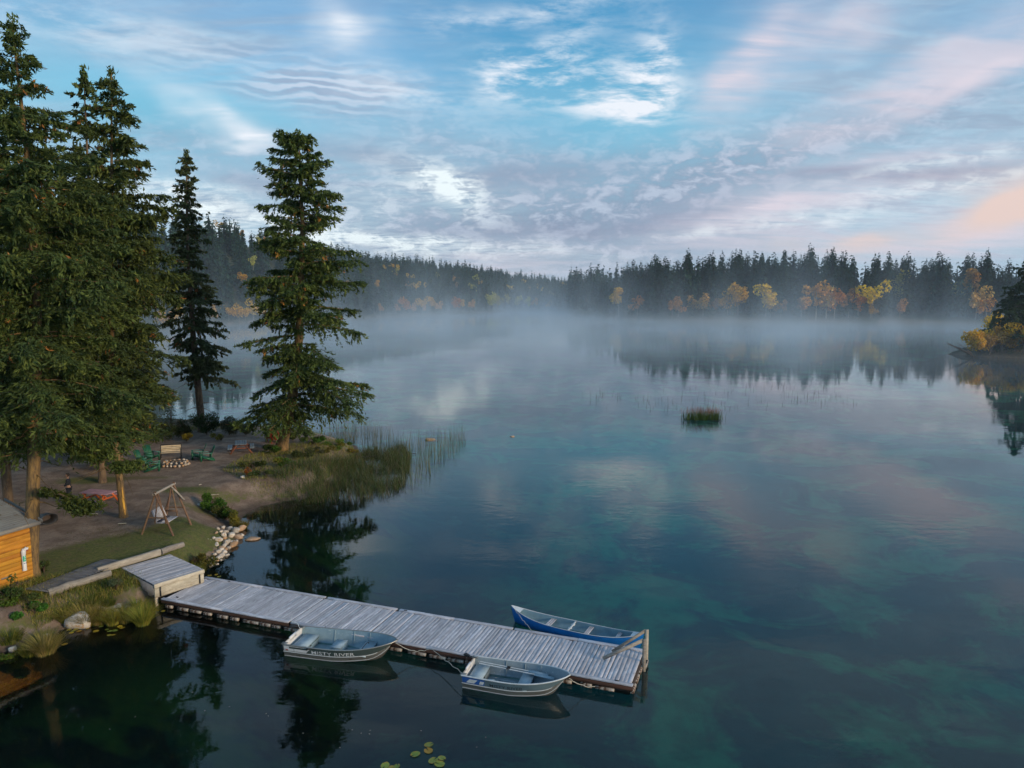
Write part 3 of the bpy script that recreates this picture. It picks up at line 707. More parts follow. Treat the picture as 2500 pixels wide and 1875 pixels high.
# ------------------------------------------------------------------ forests
def far_conifer(seed, n, tris_core=7, spread=1.0, size=1.0):
    """unit conifer: height 1, widest radius about .17"""
    r = np.random.default_rng(seed)
    z = 1 - r.uniform(0, 1, n) ** .62 * .93; z = np.clip(z, .06, .99)
    prof = (1 - z) ** .72 * .175 * spread * (1 - .35 * np.clip(.25 - z, 0, 1) * 4)
    tier = np.sin(z * (34 + seed % 5 * 4)) * .5 + .5
    rad = prof * (.55 + .5 * tier) * r.uniform(.65, 1.05, n)
    a = r.uniform(0, 6.283, n); bump_ = 1 + .22 * np.sin(a * 2 + seed) * np.cos(z * 11 + seed)
    rad *= bump_
    p = np.stack([np.cos(a) * rad, np.sin(a) * rad, z], 1)
    ax = np.stack([np.cos(a), np.sin(a), np.full(n, -.55)], 1) + r.normal(0, .25, (n, 3)); sd = np.stack([-np.sin(a), np.cos(a), np.zeros(n)], 1) + r.normal(0, .3, (n, 3))
    k = (.35 + .65 * (1 - z)) * size
    v, f = leaf_quads(p, ax, sd, .105 * k * r.uniform(.7, 1.4, n), .060 * k * r.uniform(.7, 1.4, n), .3)
    t = r.random((n, 1)); colr = np.array([.012, .046, .034]) * t + np.array([.030, .062, .030]) * (1 - t)
    ac = Acc(); ac.add(v, f, np.repeat(colr, 4, axis=0))
    s = tris_core; aa = np.arange(s) * 6.283 / s
    cv = np.concatenate([np.stack([np.cos(aa) * .085 * spread, np.sin(aa) * .085 * spread, np.full(s, .08)], 1), [[0, 0, .88]], np.stack([np.cos(aa) * .012, np.sin(aa) * .012, np.full(s, -.06)], 1)])
    cf = [(i, (i + 1) % s, s) for i in range(s)]
    ac.add(cv[:s + 1], cf, np.array([.012, .026, .020]))
    st = np.concatenate([cv[s + 1:], np.stack([np.cos(aa) * .01, np.sin(aa) * .01, np.full(s, .12)], 1)])
    ac.add(st, [(i, (i + 1) % s, s + (i + 1) % s, s + i) for i in range(s)], np.array([.06, .045, .035]))
    return ac
def sample_forest():
    """points on the hills with tree heights"""
    r = np.random.default_rng(77); P = []
    def fill(a0, a1, r0, r1, sp):
        n = int((a1 - a0) * (r1 ** 2 - r0 ** 2) / 2 / sp ** 2)
        a = r.uniform(a0, a1, n); rr = np.sqrt(r.uniform(r0 ** 2, r1 ** 2, n))
        P.append(np.stack([rr * np.sin(a), rr * np.cos(a), np.full(n, sp)], 1))
    fill(R(-40), R(-8), 150, 420, 7.2); fill(R(-33), R(-6), 420, 800, 9.0)
    fill(R(-14), R(5.5), 400, 1150, 9.5); fill(R(-6), R(9), 1100, 1900, 19); fill(R(3), R(38), 300, 455, 5.6); fill(R(5), R(12), 440, 700, 9)
    P = np.concatenate(P); x, y, sp = P.T
    d = shore_dist(x, y); a = np.arctan2(x, y); rr = np.hypot(x, y)
    lim = np.where(a < R(4.5), np.interp(a, LA, LR) + 25, np.interp(a, EA, ER) + 30)
    ok = (d > 4.5) & (rr < lim) & ~((rr < 330) & (a > R(10)) ) 
    x, y, d, rr, sp, a = x[ok], y[ok], d[ok], rr[ok], sp[ok], a[ok]
    h = np.where(a < R(4.5), r.normal(17.5, 2.8, len(x)), r.normal(22.8, 3.2, len(x)))
    h *= .62 + .38 * sstep(d, 5, 28); h = np.clip(h, 6, 30) * np.where(sp > 15, 1.15, 1)
    z = ground_h(x, y)
    return np.stack([x, y, z, h, rr], 1)
FT = sample_forest()
order = np.argsort(-(FT[:, 3] / FT[:, 4]) * (np.abs(np.arctan2(FT[:, 0], FT[:, 1]) - R(0)) < R(36.5)))
near_i, rest_i = order[:300], order[300:]
protos = []
for k in range(9):
    me = far_conifer(100 + k, 520, spread=(.85, 1.0, 1.15, .75, .95, 1.25, .9, 1.05, .8)[k], size=.85).mesh('conifer_tree')
    protos.append(me)
rr_ = np.random.default_rng(5)
for i in near_i:
    x, y, z, h, d_ = FT[i]
    o = link('conifer_tree', protos[rr_.integers(9)], M_NEEDLE, None, (x, y, z - .3), (rr_.normal(0, .02), rr_.normal(0, .02), rr_.uniform(0, 6.28)), (h * rr_.uniform(1.05, 1.45),) * 2 + (h,))
    east = x > 0
    sd_ = float(shore_dist(np.array([x]), np.array([y]))[0]); az_t = math.atan2(x, y)
    if east: lb_ = ('dark conifer at the misty water edge of the far right shore', 'conifers along the far right shore') if sd_ < 22 else (((('tall conifer on the skyline above the headland at the far right', 'skyline conifers above the right headland') if az_t > R(27) else (('tall conifer on the skyline behind the orange birches of the right shore', 'skyline conifers behind the orange birches') if az_t > R(15) else ('tall conifer where the right forest steps down to the valley', 'conifers at the valley end of the right forest')))) if h > 21 else ('shorter conifer filling the middle of the far right forest', 'shorter conifers of the far right forest'))
    else: lb_ = ('dark conifer close to the water of the left bay', 'conifers on the left bay shore') if sd_ < 30 else ('conifer on the forested slope rising behind the left bay', 'conifers on the slope behind the left bay')
    tag(o, lb_[0], 'tree', lb_[1])
lo = []
for k in range(7):
    ac = far_conifer(200 + k, 64, 4, spread=(.9, 1.05, .8, 1.2, 1, .85, .95)[k], size=1.9)
    lo.append((np.concatenate(ac.v), np.concatenate(ac.f), np.concatenate(ac.c)))
V, F_, C_ = [], [], []; n0 = 0
for i in rest_i:
    x, y, z, h, d_ = FT[i]; v, f, cc = lo[rr_.integers(7)]
    a = rr_.uniform(0, 6.28); w = h * rr_.uniform(.9, 1.25); ca, sa = math.cos(a) * w, math.sin(a) * w
    q = np.empty_like(v); q[:, 0] = v[:, 0] * ca - v[:, 1] * sa + x; q[:, 1] = v[:, 0] * sa + v[:, 1] * ca + y; q[:, 2] = v[:, 2] * h + z - .4
    V.append(q); F_.append(f + n0); n0 += len(q); C_.append(cc * rr_.uniform(.7, 1.35))
me = np_mesh('forest', np.concatenate(V), np.concatenate(F_), np.concatenate(C_))
print('forest trees', len(rest_i), 'tris', len(me.polygons))
tag(link('forest', me, M_NEEDLE), 'dense conifer forest covering the hills around the lake', 'forest', kind='stuff')

# --- autumn birches and aspens along the far shores
def broadleaf(seed, n, hue, leaf=.10, stems=1):
    r = np.random.default_rng(seed); ac = Acc()
    k = r.integers(5, 9); cen = np.stack([r.normal(0, .13, k), r.normal(0, .13, k), r.uniform(.38, .86, k)], 1); rad = r.uniform(.10, .19, k)
    i = r.integers(0, k, n); q = unit(r.normal(0, 1, (n, 3))) * (r.uniform(.3, 1, n) ** .5)[:, None] * rad[i][:, None] * np.array([1, 1, 1.15]); p = cen[i] + q
    v, f = leaf_quads(p, r.normal(0, 1, (n, 3)), r.normal(0, 1, (n, 3)), leaf * r.uniform(.6, 1.3, n), leaf * .7 * r.uniform(.6, 1.3, n))
    t = r.random((n, 1)); hue = np.array(hue); ac.add(v, f, np.repeat(hue * (.65 + .7 * t), 4, axis=0))
    for s in range(stems):
        a = r.uniform(0, 6.28); b = .02 * (stems > 1)
        ac.add(*tube([(math.cos(a) * b, math.sin(a) * b, -.05), (math.cos(a) * b * 2, math.sin(a) * b * 2, .3), (cen[s % k, 0] * .8, cen[s % k, 1] * .8, .7)], [.018, .013, .006], 5), np.array([.30, .28, .25]))
    return ac.mesh('autumn_tree')
HUES = [(.62, .38, .035), (.56, .25, .04), (.70, .44, .03), (.40, .20, .06), (.42, .40, .09), (.62, .36, .12)]
bl = [broadleaf(300 + k, 420, HUES[k % 6], leaf=.085) for k in range(9)]
dec = [(1510, 12, 0), (1555, 8, 1), (1640, 9, 5), (1655, 7, 1), (1690, 9, 5), (1715, 10, 5), (1740, 7, 3), (1775, 11, 0), (1800, 12, 2), (1868, 13, 2), (1880, 7, 0), (1905, 7, 3), (1955, 8, 3), (1990, 14, 1), (2015, 13, 5), (2035, 11, 1), (2070, 11, 3), (2093, 9, 1), (2124, 13, 2),
       (2128, 5, 0), (2192, 13, 4), (2195, 8, 5), (2265, 8, 3), (2290, 7, 3), (2365, 14, 3), (2380, 13, 5), (2325, 9, 4), (2405, 8, 1),
       (975, 8, 5), (985, 12, 1), (1000, 10, 1), (1010, 9, 5), (1032, 12, 2), (1035, 7, 5), (1052, 12, 0), (1070, 10, 5), (1108, 9, 1), (1116, 12, 1), (1130, 10, 0), (1150, 11, 5), (1196, 14, 4), (1205, 15, 4), (1215, 14, 4), (1240, 13, 4), (1265, 13, 4), (1290, 12, 4), (1305, 11, 3), (1340, 8, 0), (930, 8, 3),
       (520, 9, 0), (560, 9, 2), (585, 10, 0), (600, 8, 2), (620, 12, 0), (640, 8, 2), (430, 10, 2), (445, 8, 0), (395, 9, 0), (412, 7, 1), (660, 7, 0)]
for k, (px, h, hue) in enumerate(dec):
    # walk outward along the bearing until the shore, then a few metres on
    d_ = pixdir(px, 800); u = Vector((d_.x, d_.y)).normalized(); ts = np.arange(300 if px > 2250 else 180, 900, 2.0)
    dd = shore_dist(u.x * ts, u.y * ts); hit = ts[np.argmax(dd > 1.5)] + rr_.uniform(0, 5) + (22 if hue in (3, 4) and px > 2100 else 0) + (25 if px in (1205, 1240) else 0)
    x, y = u.x * hit, u.y * hit
    if px > 1400: h *= 1.12
    h *= 1.25 if px > 1400 else .85
    me = bl[(hue + 6 * (k % 2)) % 9] if (hue + 6 * (k % 2)) % 9 % 6 == hue else bl[hue]
    hk = h * (1.15 if hit > 420 else 1.0)
    o = link('autumn_tree', me, M_LEAF, None, (x, y, zg(x, y) - .2), (0, 0, rr_.uniform(0, 6.28)), hk)
    nm = {0: 'yellow', 1: 'orange', 2: 'bright yellow', 3: 'brown', 4: 'pale green', 5: 'faded peach'}[hue]
    side = 'right shore forest' if px > 1400 else ('left bay shore' if px < 700 else 'far end of the lake')
    tag(o, f'{nm} autumn birch standing at the water along the {side}', 'tree', f'{nm} autumn trees, {side}')
# yellow trees up on the slope
for k in range(46):
    px = rr_.uniform(880, 1400) if k < 30 else rr_.uniform(500, 880); d_ = pixdir(px, 800); u = Vector((d_.x, d_.y)).normalized(); ts = np.arange(200, 1200, 4.0)
    dd = shore_dist(u.x * ts, u.y * ts); hit = ts[np.argmax(dd > 1.5)] + rr_.uniform(30, 330); x, y = u.x * hit, u.y * hit
    o = link('autumn_tree', bl[(0, 2, 5, 4)[k % 4]], M_LEAF, None, (x, y, zg(x, y) + 7.5), (0, 0, rr_.uniform(0, 6.28)), rr_.uniform(7, 10))
    tag(o, 'small yellow treetop among the dark conifers of the left hill', 'tree', 'yellow treetops scattered on the left hill')

# ------------------------------------------------------------------ mesh helpers for built things
def box_vf(c_, s, rot=None):
    x, y, z = (k / 2 for k in s)
    v = np.array([(i * x, j * y, k * z) for i in (-1, 1) for j in (-1, 1) for k in (-1, 1)], float)
    if rot is not None: v = v @ np.array(rot.to_3x3() if hasattr(rot, 'to_3x3') else rot).T
    return v + np.array(c_, float), np.array([(0, 1, 3, 2), (4, 6, 7, 5), (0, 4, 5, 1), (2, 3, 7, 6), (0, 2, 6, 4), (1, 5, 7, 3)])
def beam_vf(a, b, w, h, up=(0, 0, 1)):
    """box from a to b with section w (sideways) by h (up)"""
    a = Vector(a); b = Vector(b); d = b - a; L = d.length; d.normalize(); u = Vector(up)
    sd = d.cross(u)
    if sd.length < 1e-4: sd = d.cross(Vector((0, 1, 0)))
    sd.normalize(); u = sd.cross(d)
    M = Matrix((d, sd, u)).transposed()
    return box_vf((a + b) / 2, (L, w, h), M)
def chip_beam(seed, L, w, h, taper=0.0):
    """a weathered board: chamfered edges, slightly cupped and worn ends; runs along x from 0"""
    r = np.random.default_rng(seed); V = []; F = []
    xs = [0, .02, L * .35, L * .7, L - .02, L]; n = 8; cb = min(w, h) * .16 if w > .2 or h > .08 else .003
    for k, x in enumerate(xs):
        e = .88 if k in (0, len(xs) - 1) else 1.0
        ww = w / 2 * e + r.normal(0, .0015); hh = h / 2 * e; dz = r.normal(0, .003)
        for (sy, sz, by, bz) in ((-1, -1, 1, 0), (-1, -1, 0, 1), (-1, 1, 0, -1), (-1, 1, 1, 0), (1, 1, -1, 0), (1, 1, 0, -1), (1, -1, 0, 1), (1, -1, -1, 0)):
            V.append((x, sy * ww + by * cb, sz * hh + bz * cb + dz))
    for k in range(len(xs) - 1):
        for j in range(n):
            F.append((k * n + j, k * n + (j + 1) % n, (k + 1) * n + (j + 1) % n, (k + 1) * n + j))
    ac = Acc(); ac.add(np.array(V), np.array(F))
    e0 = len(V) - n
    ac.add(np.array(V[:n]), np.array([(0, i + 1, i) for i in range(1, n - 1)])); ac.add(np.array(V[e0:]), np.array([(0, i, i + 1) for i in range(1, n - 1)]))
    return ac.mesh('board')
def part(name, mat, parent, pieces, smooth=False):
    ac = Acc()
    for p in pieces: ac.add(*p)
    return link(name, ac.mesh(name, smooth), mat, parent)
def boulder(seed, flat=.7, sub=2):
    bm = bmesh.new(); bmesh.ops.create_icosphere(bm, subdivisions=sub, radius=1)
    r = random.Random(seed); off = Vector((r.uniform(0, 99),) * 3); sc = Vector((r.uniform(.85, 1.25), r.uniform(.75, 1.0), flat * r.uniform(.85, 1.15)))
    pl = [(Vector((r.gauss(0, 1), r.gauss(0, 1), r.gauss(0, .8))).normalized(), r.uniform(.50, .82)) for _ in range(9)]
    for v in bm.verts:
        p = v.co.copy()
        for n_, d_ in pl:
            q = p.dot(n_) - d_
            if q > 0: p -= n_ * q * .96
        p += v.co * mnoise.noise(v.co * 1.6 + off) * .16
        v.co = Vector((p.x * sc.x, p.y * sc.y, p.z * sc.z))
    for f in bm.faces: f.smooth = True
    me = bpy.data.meshes.new('boulder'); bm.to_mesh(me); bm.free(); return me
def text_mesh(body, size, extrude=.0, bold=.0, shear=0., spacing=1.0):
    cu = bpy.data.curves.new('letters', 'FONT'); cu.body = body; cu.size = size; cu.extrude = extrude; cu.offset = bold; cu.shear = shear; cu.space_character = spacing
    o = bpy.data.objects.new('letters', cu); COL.objects.link(o)
    dg = bpy.context.evaluated_depsgraph_get(); me = bpy.data.meshes.new_from_object(o.evaluated_get(dg))
    bpy.data.objects.remove(o); return me

# ------------------------------------------------------------------ wood and metal
def wood_mat(name, a, b, dark, wear=.5, along='X', rand=.35, sc=1.0):
    m, N, out = new_mat(name)
    tc = N.node('ShaderNodeTexCoord').outputs['Object']; ri = N.node('ShaderNodeObjectInfo').outputs['Random']
    off = N.node('ShaderNodeCombineXYZ', ins={0: N.math('MULTIPLY', ri, 53.), 1: N.math('MULTIPLY', ri, 17.), 2: N.math('MULTIPLY', ri, 29.)}).outputs[0]
    vec = N.vmath('ADD', tc, off)
    st = {'X': (.9, 9, 9), 'Y': (9, .9, 9), 'Z': (9, 9, .9)}[along]
    g = N.noise(N.mapping(vec, st), 2.4 * sc, 5, .65, .6)
    big = N.noise(N.mapping(vec, tuple(1.6 if q < 1 else 3 for q in st)), 1.1 * sc, 4, .6)
    stain = N.noise(N.mapping(vec, tuple(1.2 if q < 1 else 7 for q in st)), 2.0 * sc, 4, .7)
    colr = N.mix(N.smooth(g, .3, .72), b, a)
    colr = N.mix(N.math('MULTIPLY', N.smooth(big, .45, .72), wear), colr, tuple(min(1, x * 1.35) for x in a))
    colr = N.mix(N.math('MULTIPLY', N.smooth(stain, .60, .74), .8), colr, dark)
    hv = N.node('ShaderNodeHueSaturation', ins={'Color': colr, 'Value': N.math('ADD', 1 - rand / 2, N.math('MULTIPLY', ri, rand)), 'Hue': N.math('ADD', .49, N.math('MULTIPLY', N.math('FRACT', N.math('MULTIPLY', ri, 5.7)), .02))}).outputs[0]
    bs = N.node('ShaderNodeBsdfPrincipled', ins={'Base Color': hv, 'Roughness': .82}); bs.inputs['Specular IOR Level'].default_value = .3
    bm = N.node('ShaderNodeBump', ins={'Height': g, 'Strength': .5, 'Distance': .006}); N.put(bs, 'Normal', bm.outputs[0])
    N.l.new(bs.outputs[0], out.inputs[0]); return m
M_DECK = wood_mat('weathered_deck_board', (.54, .535, .57), (.37, .355, .385), (.11, .075, .062), .6)
M_WALK = wood_mat('grey_walkway_board', (.20, .20, .21), (.12, .12, .125), (.06, .05, .045), .4)
M_TIMBER = wood_mat('squared_timber', (.52, .47, .38), (.36, .31, .24), (.20, .13, .07), .7)
M_LOG = wood_mat('bleached_log', (.33, .30, .26), (.20, .175, .15), (.08, .06, .05), .5)
M_LOGP = wood_mat('pale_weathered_timber', (.40, .36, .30), (.26, .23, .19), (.12, .085, .06), .6)
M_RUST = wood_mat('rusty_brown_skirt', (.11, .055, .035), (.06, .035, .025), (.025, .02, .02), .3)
M_POLE = wood_mat('stained_pole', (.20, .12, .075), (.12, .07, .045), (.05, .035, .03), .4, sc=1.5)
M_FLOAT = pbr('chipped_white_float', (.50, .47, .42), (.30, .22, .16), 5, rough=.8, bump=.6, spots=((.10, .05, .03), 1.2, .52))
M_ALU = pbr('bare_aluminium', (.40, .40, .38), (.30, .29, .27), 3, (.3, 1, 1), .42, .75, bump=.15, spots=((.22, .2, .17), 3, .62))
M_BOATIN = pbr('pale_blue_boat_paint', (.25, .36, .42), (.19, .29, .35), 3, rough=.55, bump=.15, spots=((.33, .42, .46), 4, .6))
M_BOATIN2 = pbr('grey_boat_paint', (.24, .31, .36), (.18, .25, .30), 3, rough=.55, bump=.15, spots=((.36, .41, .44), 4, .6))
M_BENCHB = pbr('bench_top_paint', (.33, .43, .50), (.26, .36, .43), 4, rough=.6, bump=.1)
M_BANDG = pbr('dark_green_grey_band', (.060, .085, .085), (.045, .065, .066), 3, rough=.45, bump=.1)
M_BANDB = pbr('slate_blue_band', (.12, .18, .21), (.09, .14, .17), 3, rough=.45, bump=.1)
M_WHITE = pbr('worn_white_paint', (.72, .73, .74), (.55, .56, .58), 5, rough=.55, spots=((.35, .33, .30), 3, .64))
M_BLACK = pbr('black_plastic', (.016, .017, .02), (.026, .027, .03), 6, rough=.5)
M_ROPE = pbr('pale_rope', (.55, .52, .45), (.38, .35, .29), 40, rough=.9, bump=.6, bscale=160)
M_BLUE = pbr('blue_canoe_paint', (.012, .19, .58), (.010, .15, .48), 2.5, rough=.38, bump=.1, spots=((.05, .18, .42), 5, .66))
M_CANOEIN = pbr('canoe_interior', (.22, .36, .44), (.16, .28, .36), 3, rough=.5, bump=.15)
M_PALE = pbr('pale_trim', (.60, .64, .66), (.48, .52, .54), 6, rough=.55)
M_STONE = pbr('pale_boulder', (.60, .55, .48), (.40, .36, .32), 2.2, rough=.85, bump=.5, bscale=9, rand=.35, spots=((.42, .27, .15), 1.3, .56))
M_STONEO = pbr('orange_boulder', (.48, .30, .17), (.36, .23, .14), 2.0, rough=.85, bump=.5, bscale=9, rand=.3, spots=((.45, .40, .33), 1.6, .6))

# ------------------------------------------------------------------ floating dock
D_ANG = math.atan2(-.342, .940); D_O = Vector((-14.72, 28.86, 0)); D_L, D_W, D_Z = 19.85, 2.58, .36
dock = tag(empty('floating_dock', D_O, D_ANG), 'long floating dock of weathered grey planks reaching into the lake', 'dock')
plank_me = [chip_beam(400 + k, D_W - .34, .1385, .04) for k in range(6)]
n_pl = 138
seams = (6.45, 9.86)
r_ = np.random.default_rng(3)
dark_gap = set(int(q) for q in r_.choice(np.arange(10, 136), 30, replace=False))
for k in range(n_pl):
    x = .08 + (D_L - .16) * (k + .5) / n_pl
    if any(abs(x - s) < .05 for s in seams): x += .03
    o = link('plank', plank_me[r_.integers(6)], M_DECK, dock, (x + r_.normal(0, .004), .18 + r_.normal(0, .012), D_Z - .02 + r_.normal(0, .003)), (0, 0, R(90) + r_.normal(0, .004)))
    if k in dark_gap: o.scale = (1, .88, 1)
edges = [(0, 6.40), (6.50, 9.80), (9.92, 14.8), (14.86, D_L)]
for (x0, x1) in edges:
    for y in (.0, D_W):
        nseg = 2 if x1 - x0 > 4 else 1
        for q in range(nseg):
            a = x0 + (x1 - x0) * q / nseg; b = x0 + (x1 - x0) * (q + 1) / nseg - .01
            link('edge_board', chip_beam(420 + q, b - a, .15, .05), M_DECK, dock, (a, y + (.075 if y == 0 else -.075), D_Z + .012))
M_DARK = pbr('dark_frame_timber', (.055, .04, .035), (.03, .024, .022), 4, (.5, 1, 1), .9)  # dark brown shared by frame timbers, joists, legs, rocks and pole
part('frame', M_DARK, dock, [beam_vf((.02, .2, .2), (D_L - .04, .2, .2), .08, .2), beam_vf((.02, D_W - .2, .2), (D_L - .04, D_W - .2, .2), .08, .2), beam_vf((.05, .1, .2), (.05, D_W - .1, .2), .06, .2),
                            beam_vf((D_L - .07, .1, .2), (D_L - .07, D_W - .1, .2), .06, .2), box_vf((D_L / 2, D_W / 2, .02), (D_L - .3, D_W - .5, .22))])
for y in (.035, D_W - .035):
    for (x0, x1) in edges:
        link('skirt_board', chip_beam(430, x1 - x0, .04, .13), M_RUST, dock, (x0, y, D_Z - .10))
x = .2
k = 0
while x < D_L - .5:
    L = r_.uniform(.35, .75)
    for y in (.06, D_W - .06):
        me_ = bpy.data.meshes.get(f'float_{k % 5}')
        if me_ is None:
            me_ = chip_beam(440 + k, 1.0, .12, .12); me_.name = f'float_{k % 5}'
        link('float_block', me_, M_FLOAT, dock, (x, y, .085), None, (L, 1, r_.uniform(.75, 1.1)))
    x += L + r_.uniform(.05, .35); k += 1
for y in np.linspace(.35, D_W - .35, 4):
    link('float_block', bpy.data.meshes['float_1'], M_FLOAT, dock, (D_L - .04, y - .25, .11), (0, 0, R(90)), (.48, 1, 1))
for (x, y) in ((.55, .35), (9.6, .10), (10.2, D_W - .1), (1.4, 2.45), (19.3, .12)):
    part('cleat', M_BLACK, dock, [box_vf((x, y, D_Z + .05), (.14, .03, .025)), box_vf((x, y, D_Z + .035), (.05, .03, .03))])

# ladder with sloping rails at the outer end
lad = tag(empty('dock_ladder', (0, 0, 0)), 'wooden swim ladder with sloping rails at the outer end of the dock', 'ladder')
def dl(x, y, z): return dock_m @ Vector((x, y, z))
dock_m = Matrix.Translation(D_O) @ Matrix.Rotation(D_ANG, 4, 'Z')
for y in (1.75, 2.25):
    part('upright', M_LOG if y < 2 else M_TIMBER, lad, [beam_vf(dl(D_L + .06, y, -.9), dl(D_L + .06, y, 1.30 - .12 * (y < 2)), .12, .045, (0, 0, 1))])
part('rail', M_LOG, lad, [beam_vf(dl(D_L + .02, 2.25, 1.27), dl(D_L - 1.10, 1.95, D_Z + .07), .045, .10)])
part('rail', M_LOG, lad, [beam_vf(dl(D_L + .02, 1.75, 1.14), dl(D_L - 1.30, 1.35, D_Z + .07), .045, .12)])
for z in (.15, -.15, -.45): part('rung', M_LOG, lad, [beam_vf(dl(D_L + .12, 1.75, z), dl(D_L + .12, 2.25, z), .05, .09)])

# ------------------------------------------------------------------ upper landing, timber, logs, boardwalk
u_ = Vector((.62, .785, 0)).normalized(); v_ = Vector((-.785, .62, 0)).normalized()
L_O = Vector((-14.98, 28.92, 0)); L_ANG = math.atan2(u_.y, u_.x); LZ_ = .97
land = tag(empty('landing_platform', L_O, L_ANG), 'square grey plank landing with pale timber front above the dock', 'platform')
me_l = [chip_beam(450 + k, 2.16, .135, .045) for k in range(4)]
for k in range(21):
    link('plank', me_l[r_.integers(4)], M_DECK, land, (0, .10 + k * .143, LZ_ + r_.normal(0, .003)), (0, 0, r_.normal(0, .003)))
link('front_beam', chip_beam(460, 2.2, .07, .17), M_TIMBER, land, (-.02, -.02, LZ_ - .06))
link('front_beam', chip_beam(461, 2.16, .10, .42), M_TIMBER, land, (0, .045, LZ_ - .37))
part('side_board', M_WALK, land, [box_vf((-.02, 1.56, LZ_ - .25), (.05, 3.0, .40)), box_vf((2.18, 1.56, LZ_ - .20), (.05, 3.0, .34)), box_vf((1.1, 1.6, LZ_ - .45), (2.0, 2.8, .5))])
for x in (.22, 1.95): part('iron_bracket', M_BLACK, land, [box_vf((x, -.045, LZ_ - .34), (.05, .03, .42))])
for x in (.08, 2.08): part('post', M_TIMBER, land, [box_vf((x, .09, LZ_ - .70), (.12, .10, 1.1))])

def log(name, a, b, ra, rb, mat, label, cat='log', seed=0):
    a = Vector(a); b = Vector(b); r = np.random.default_rng(seed); n = 7; t = np.linspace(0, 1, n)[:, None]
    p = np.array(a)[None] * (1 - t) + np.array(b)[None] * t; p[1:-1] += r.normal(0, .02, (n - 2, 3)); c0 = Vector(p.mean(0)); p = p - np.array(c0)
    d = (b - a).normalized(); rot = Vector((1, 0, 0)).rotation_difference(d); inv = np.array(rot.inverted().to_matrix()); p = p @ inv.T
    rad = ra + (rb - ra) * t[:, 0]; v, f = tube(p, rad, 12); ac = Acc(); ac.add(v, f)
    ac.add(v[:12], [(0, i, i + 1) for i in range(1, 11)]); ac.add(v[-12:], [(0, i + 1, i) for i in range(1, 11)])
    o = link(name, ac.mesh(name), mat, None, c0, rot.to_euler()); return tag(o, label, cat)
a_ = L_O + v_ * 3.18 - u_ * .95; b_ = a_ + u_ * 2.75
me_b = chip_beam(470, 2.75, .22, .30)
tag(link('timber_beam', me_b, M_LOGP, None, (a_.x, a_.y, 1.10), (0, R(-1.5), L_ANG)), 'squared pale timber laid along the back of the landing', 'timber')
log('beach_log', (b_.x + .02, b_.y + .02, 1.16), (b_.x + .62, b_.y + 1.0, 1.18), .15, .13, M_LOG, 'short round grey log continuing the timber towards the grassy bush', seed=1)
log('beach_log', (-18.70, 27.75, 1.10), (-17.40, 29.95, 1.08), .18, .15, M_LOG, 'long bleached log edging the boardwalk above the tall grass', seed=2)
BW_A = Vector((-19.15, 27.85, 0)); BW_B = Vector((-17.95, 31.55, 0)); bd = (BW_B - BW_A).normalized(); BW_ANG = math.atan2(bd.y, bd.x)
walk = tag(empty('boardwalk', BW_A, BW_ANG), 'weathered grey board ramp between the lawn and the landing', 'boardwalk')
me_w = [chip_beam(480 + k, 1.12, .118, .04) for k in range(4)]
nb_ = 26
for k in range(nb_):
    xx = .07 + k * .147
    link('plank', me_w[r_.integers(4)], M_WALK, walk, (xx, -.56 + r_.normal(0, .015), 1.20 - .10 * k / nb_), (0, 0, R(90 + 6) + r_.normal(0, .006)))
part('joist', M_DARK, walk, [beam_vf((0, -.45, 1.10), (3.85, -.45, 1.0), .08, .16), beam_vf((0, .45, 1.10), (3.85, .45, 1.0), .08, .16)])

# ------------------------------------------------------------------ boats
def hull(L, B, G0, G1, keel=-.13, rake=.42, transom=.92, n=22):
    """returns function: station x, ring parameter s in [-1,1] (keel 0) -> point"""
    def half(t):                     # half beam at the gunwale
        return B / 2 * (transom + (1 - transom) * math.sin(min(1, t / .45) * math.pi / 2)) * (1 - max(0, (t - .42) / .58) ** 2.5) ** .75 + .008
    def gun(t): return G0 + (G1 - G0) * max(0, (t - .35) / .65) ** 2
    def kl(t): return keel + (.20 + G1 * .72) * max(0, (t - .72) / .28) ** 2.6
    def P(t, s, off=0.0):
        a = abs(s); sg = 1 if s >= 0 else -1; hb = max(.003, half(t) - off); g = gun(t); k = kl(t) + off
        ch_y = hb * (.80 - .35 * max(0, t - .5)); ch_z = k + (.10 + .22 * max(0, t - .45)) * (g - k) / .6
        if a < .5: q = a / .5; y = ch_y * q; z = k + (ch_z - k) * q ** 1.3
        else: q = (a - .5) / .5; y = ch_y + (hb - ch_y) * q ** .8; z = ch_z + (g - ch_z) * q
        x = L * t * (1 - rake * .0) - rake * max(0, (t - .8) / .2) * (1 - (z - k) / max(.05, g - k)) * .55
        return (x, sg * y, z)
    return P, half, gun, kl
def loft(P, t0, t1, s0, s1, nt=26, ns=12, off=0.0):
    ts = np.linspace(t0, t1, nt); ss = np.linspace(s0, s1, ns)
    v = np.array([P(t, s, off) for t in ts for s in ss]); i = np.arange(nt - 1)[:, None] * ns + np.arange(ns - 1)[None]
    return v, np.stack([i, i + 1, i + ns + 1, i + ns], -1).reshape(-1, 4)
def path_tube(P, s, t0, t1, rad, n=26, off=0.0, dz=0.0, dy=0.0, sides=6):
    p = np.array([P(t, s, off) for t in np.linspace(t0, t1, n)]); p[:, 2] += dz; p[:, 1] += dy * np.sign(s)
    return tube(p, np.full(n, rad), sides)
def side_pt(P, x, z, L, side, off=.004):
    """point on the outside of the hull at length x and height z"""
    t = x / L; best = None
    for s in np.linspace(.5, 1, 41):
        p = P(t, s * side)
        if best is None or abs(p[2] - z) < abs(best[2] - z): best = p
    return (x, best[1] + side * off, z)
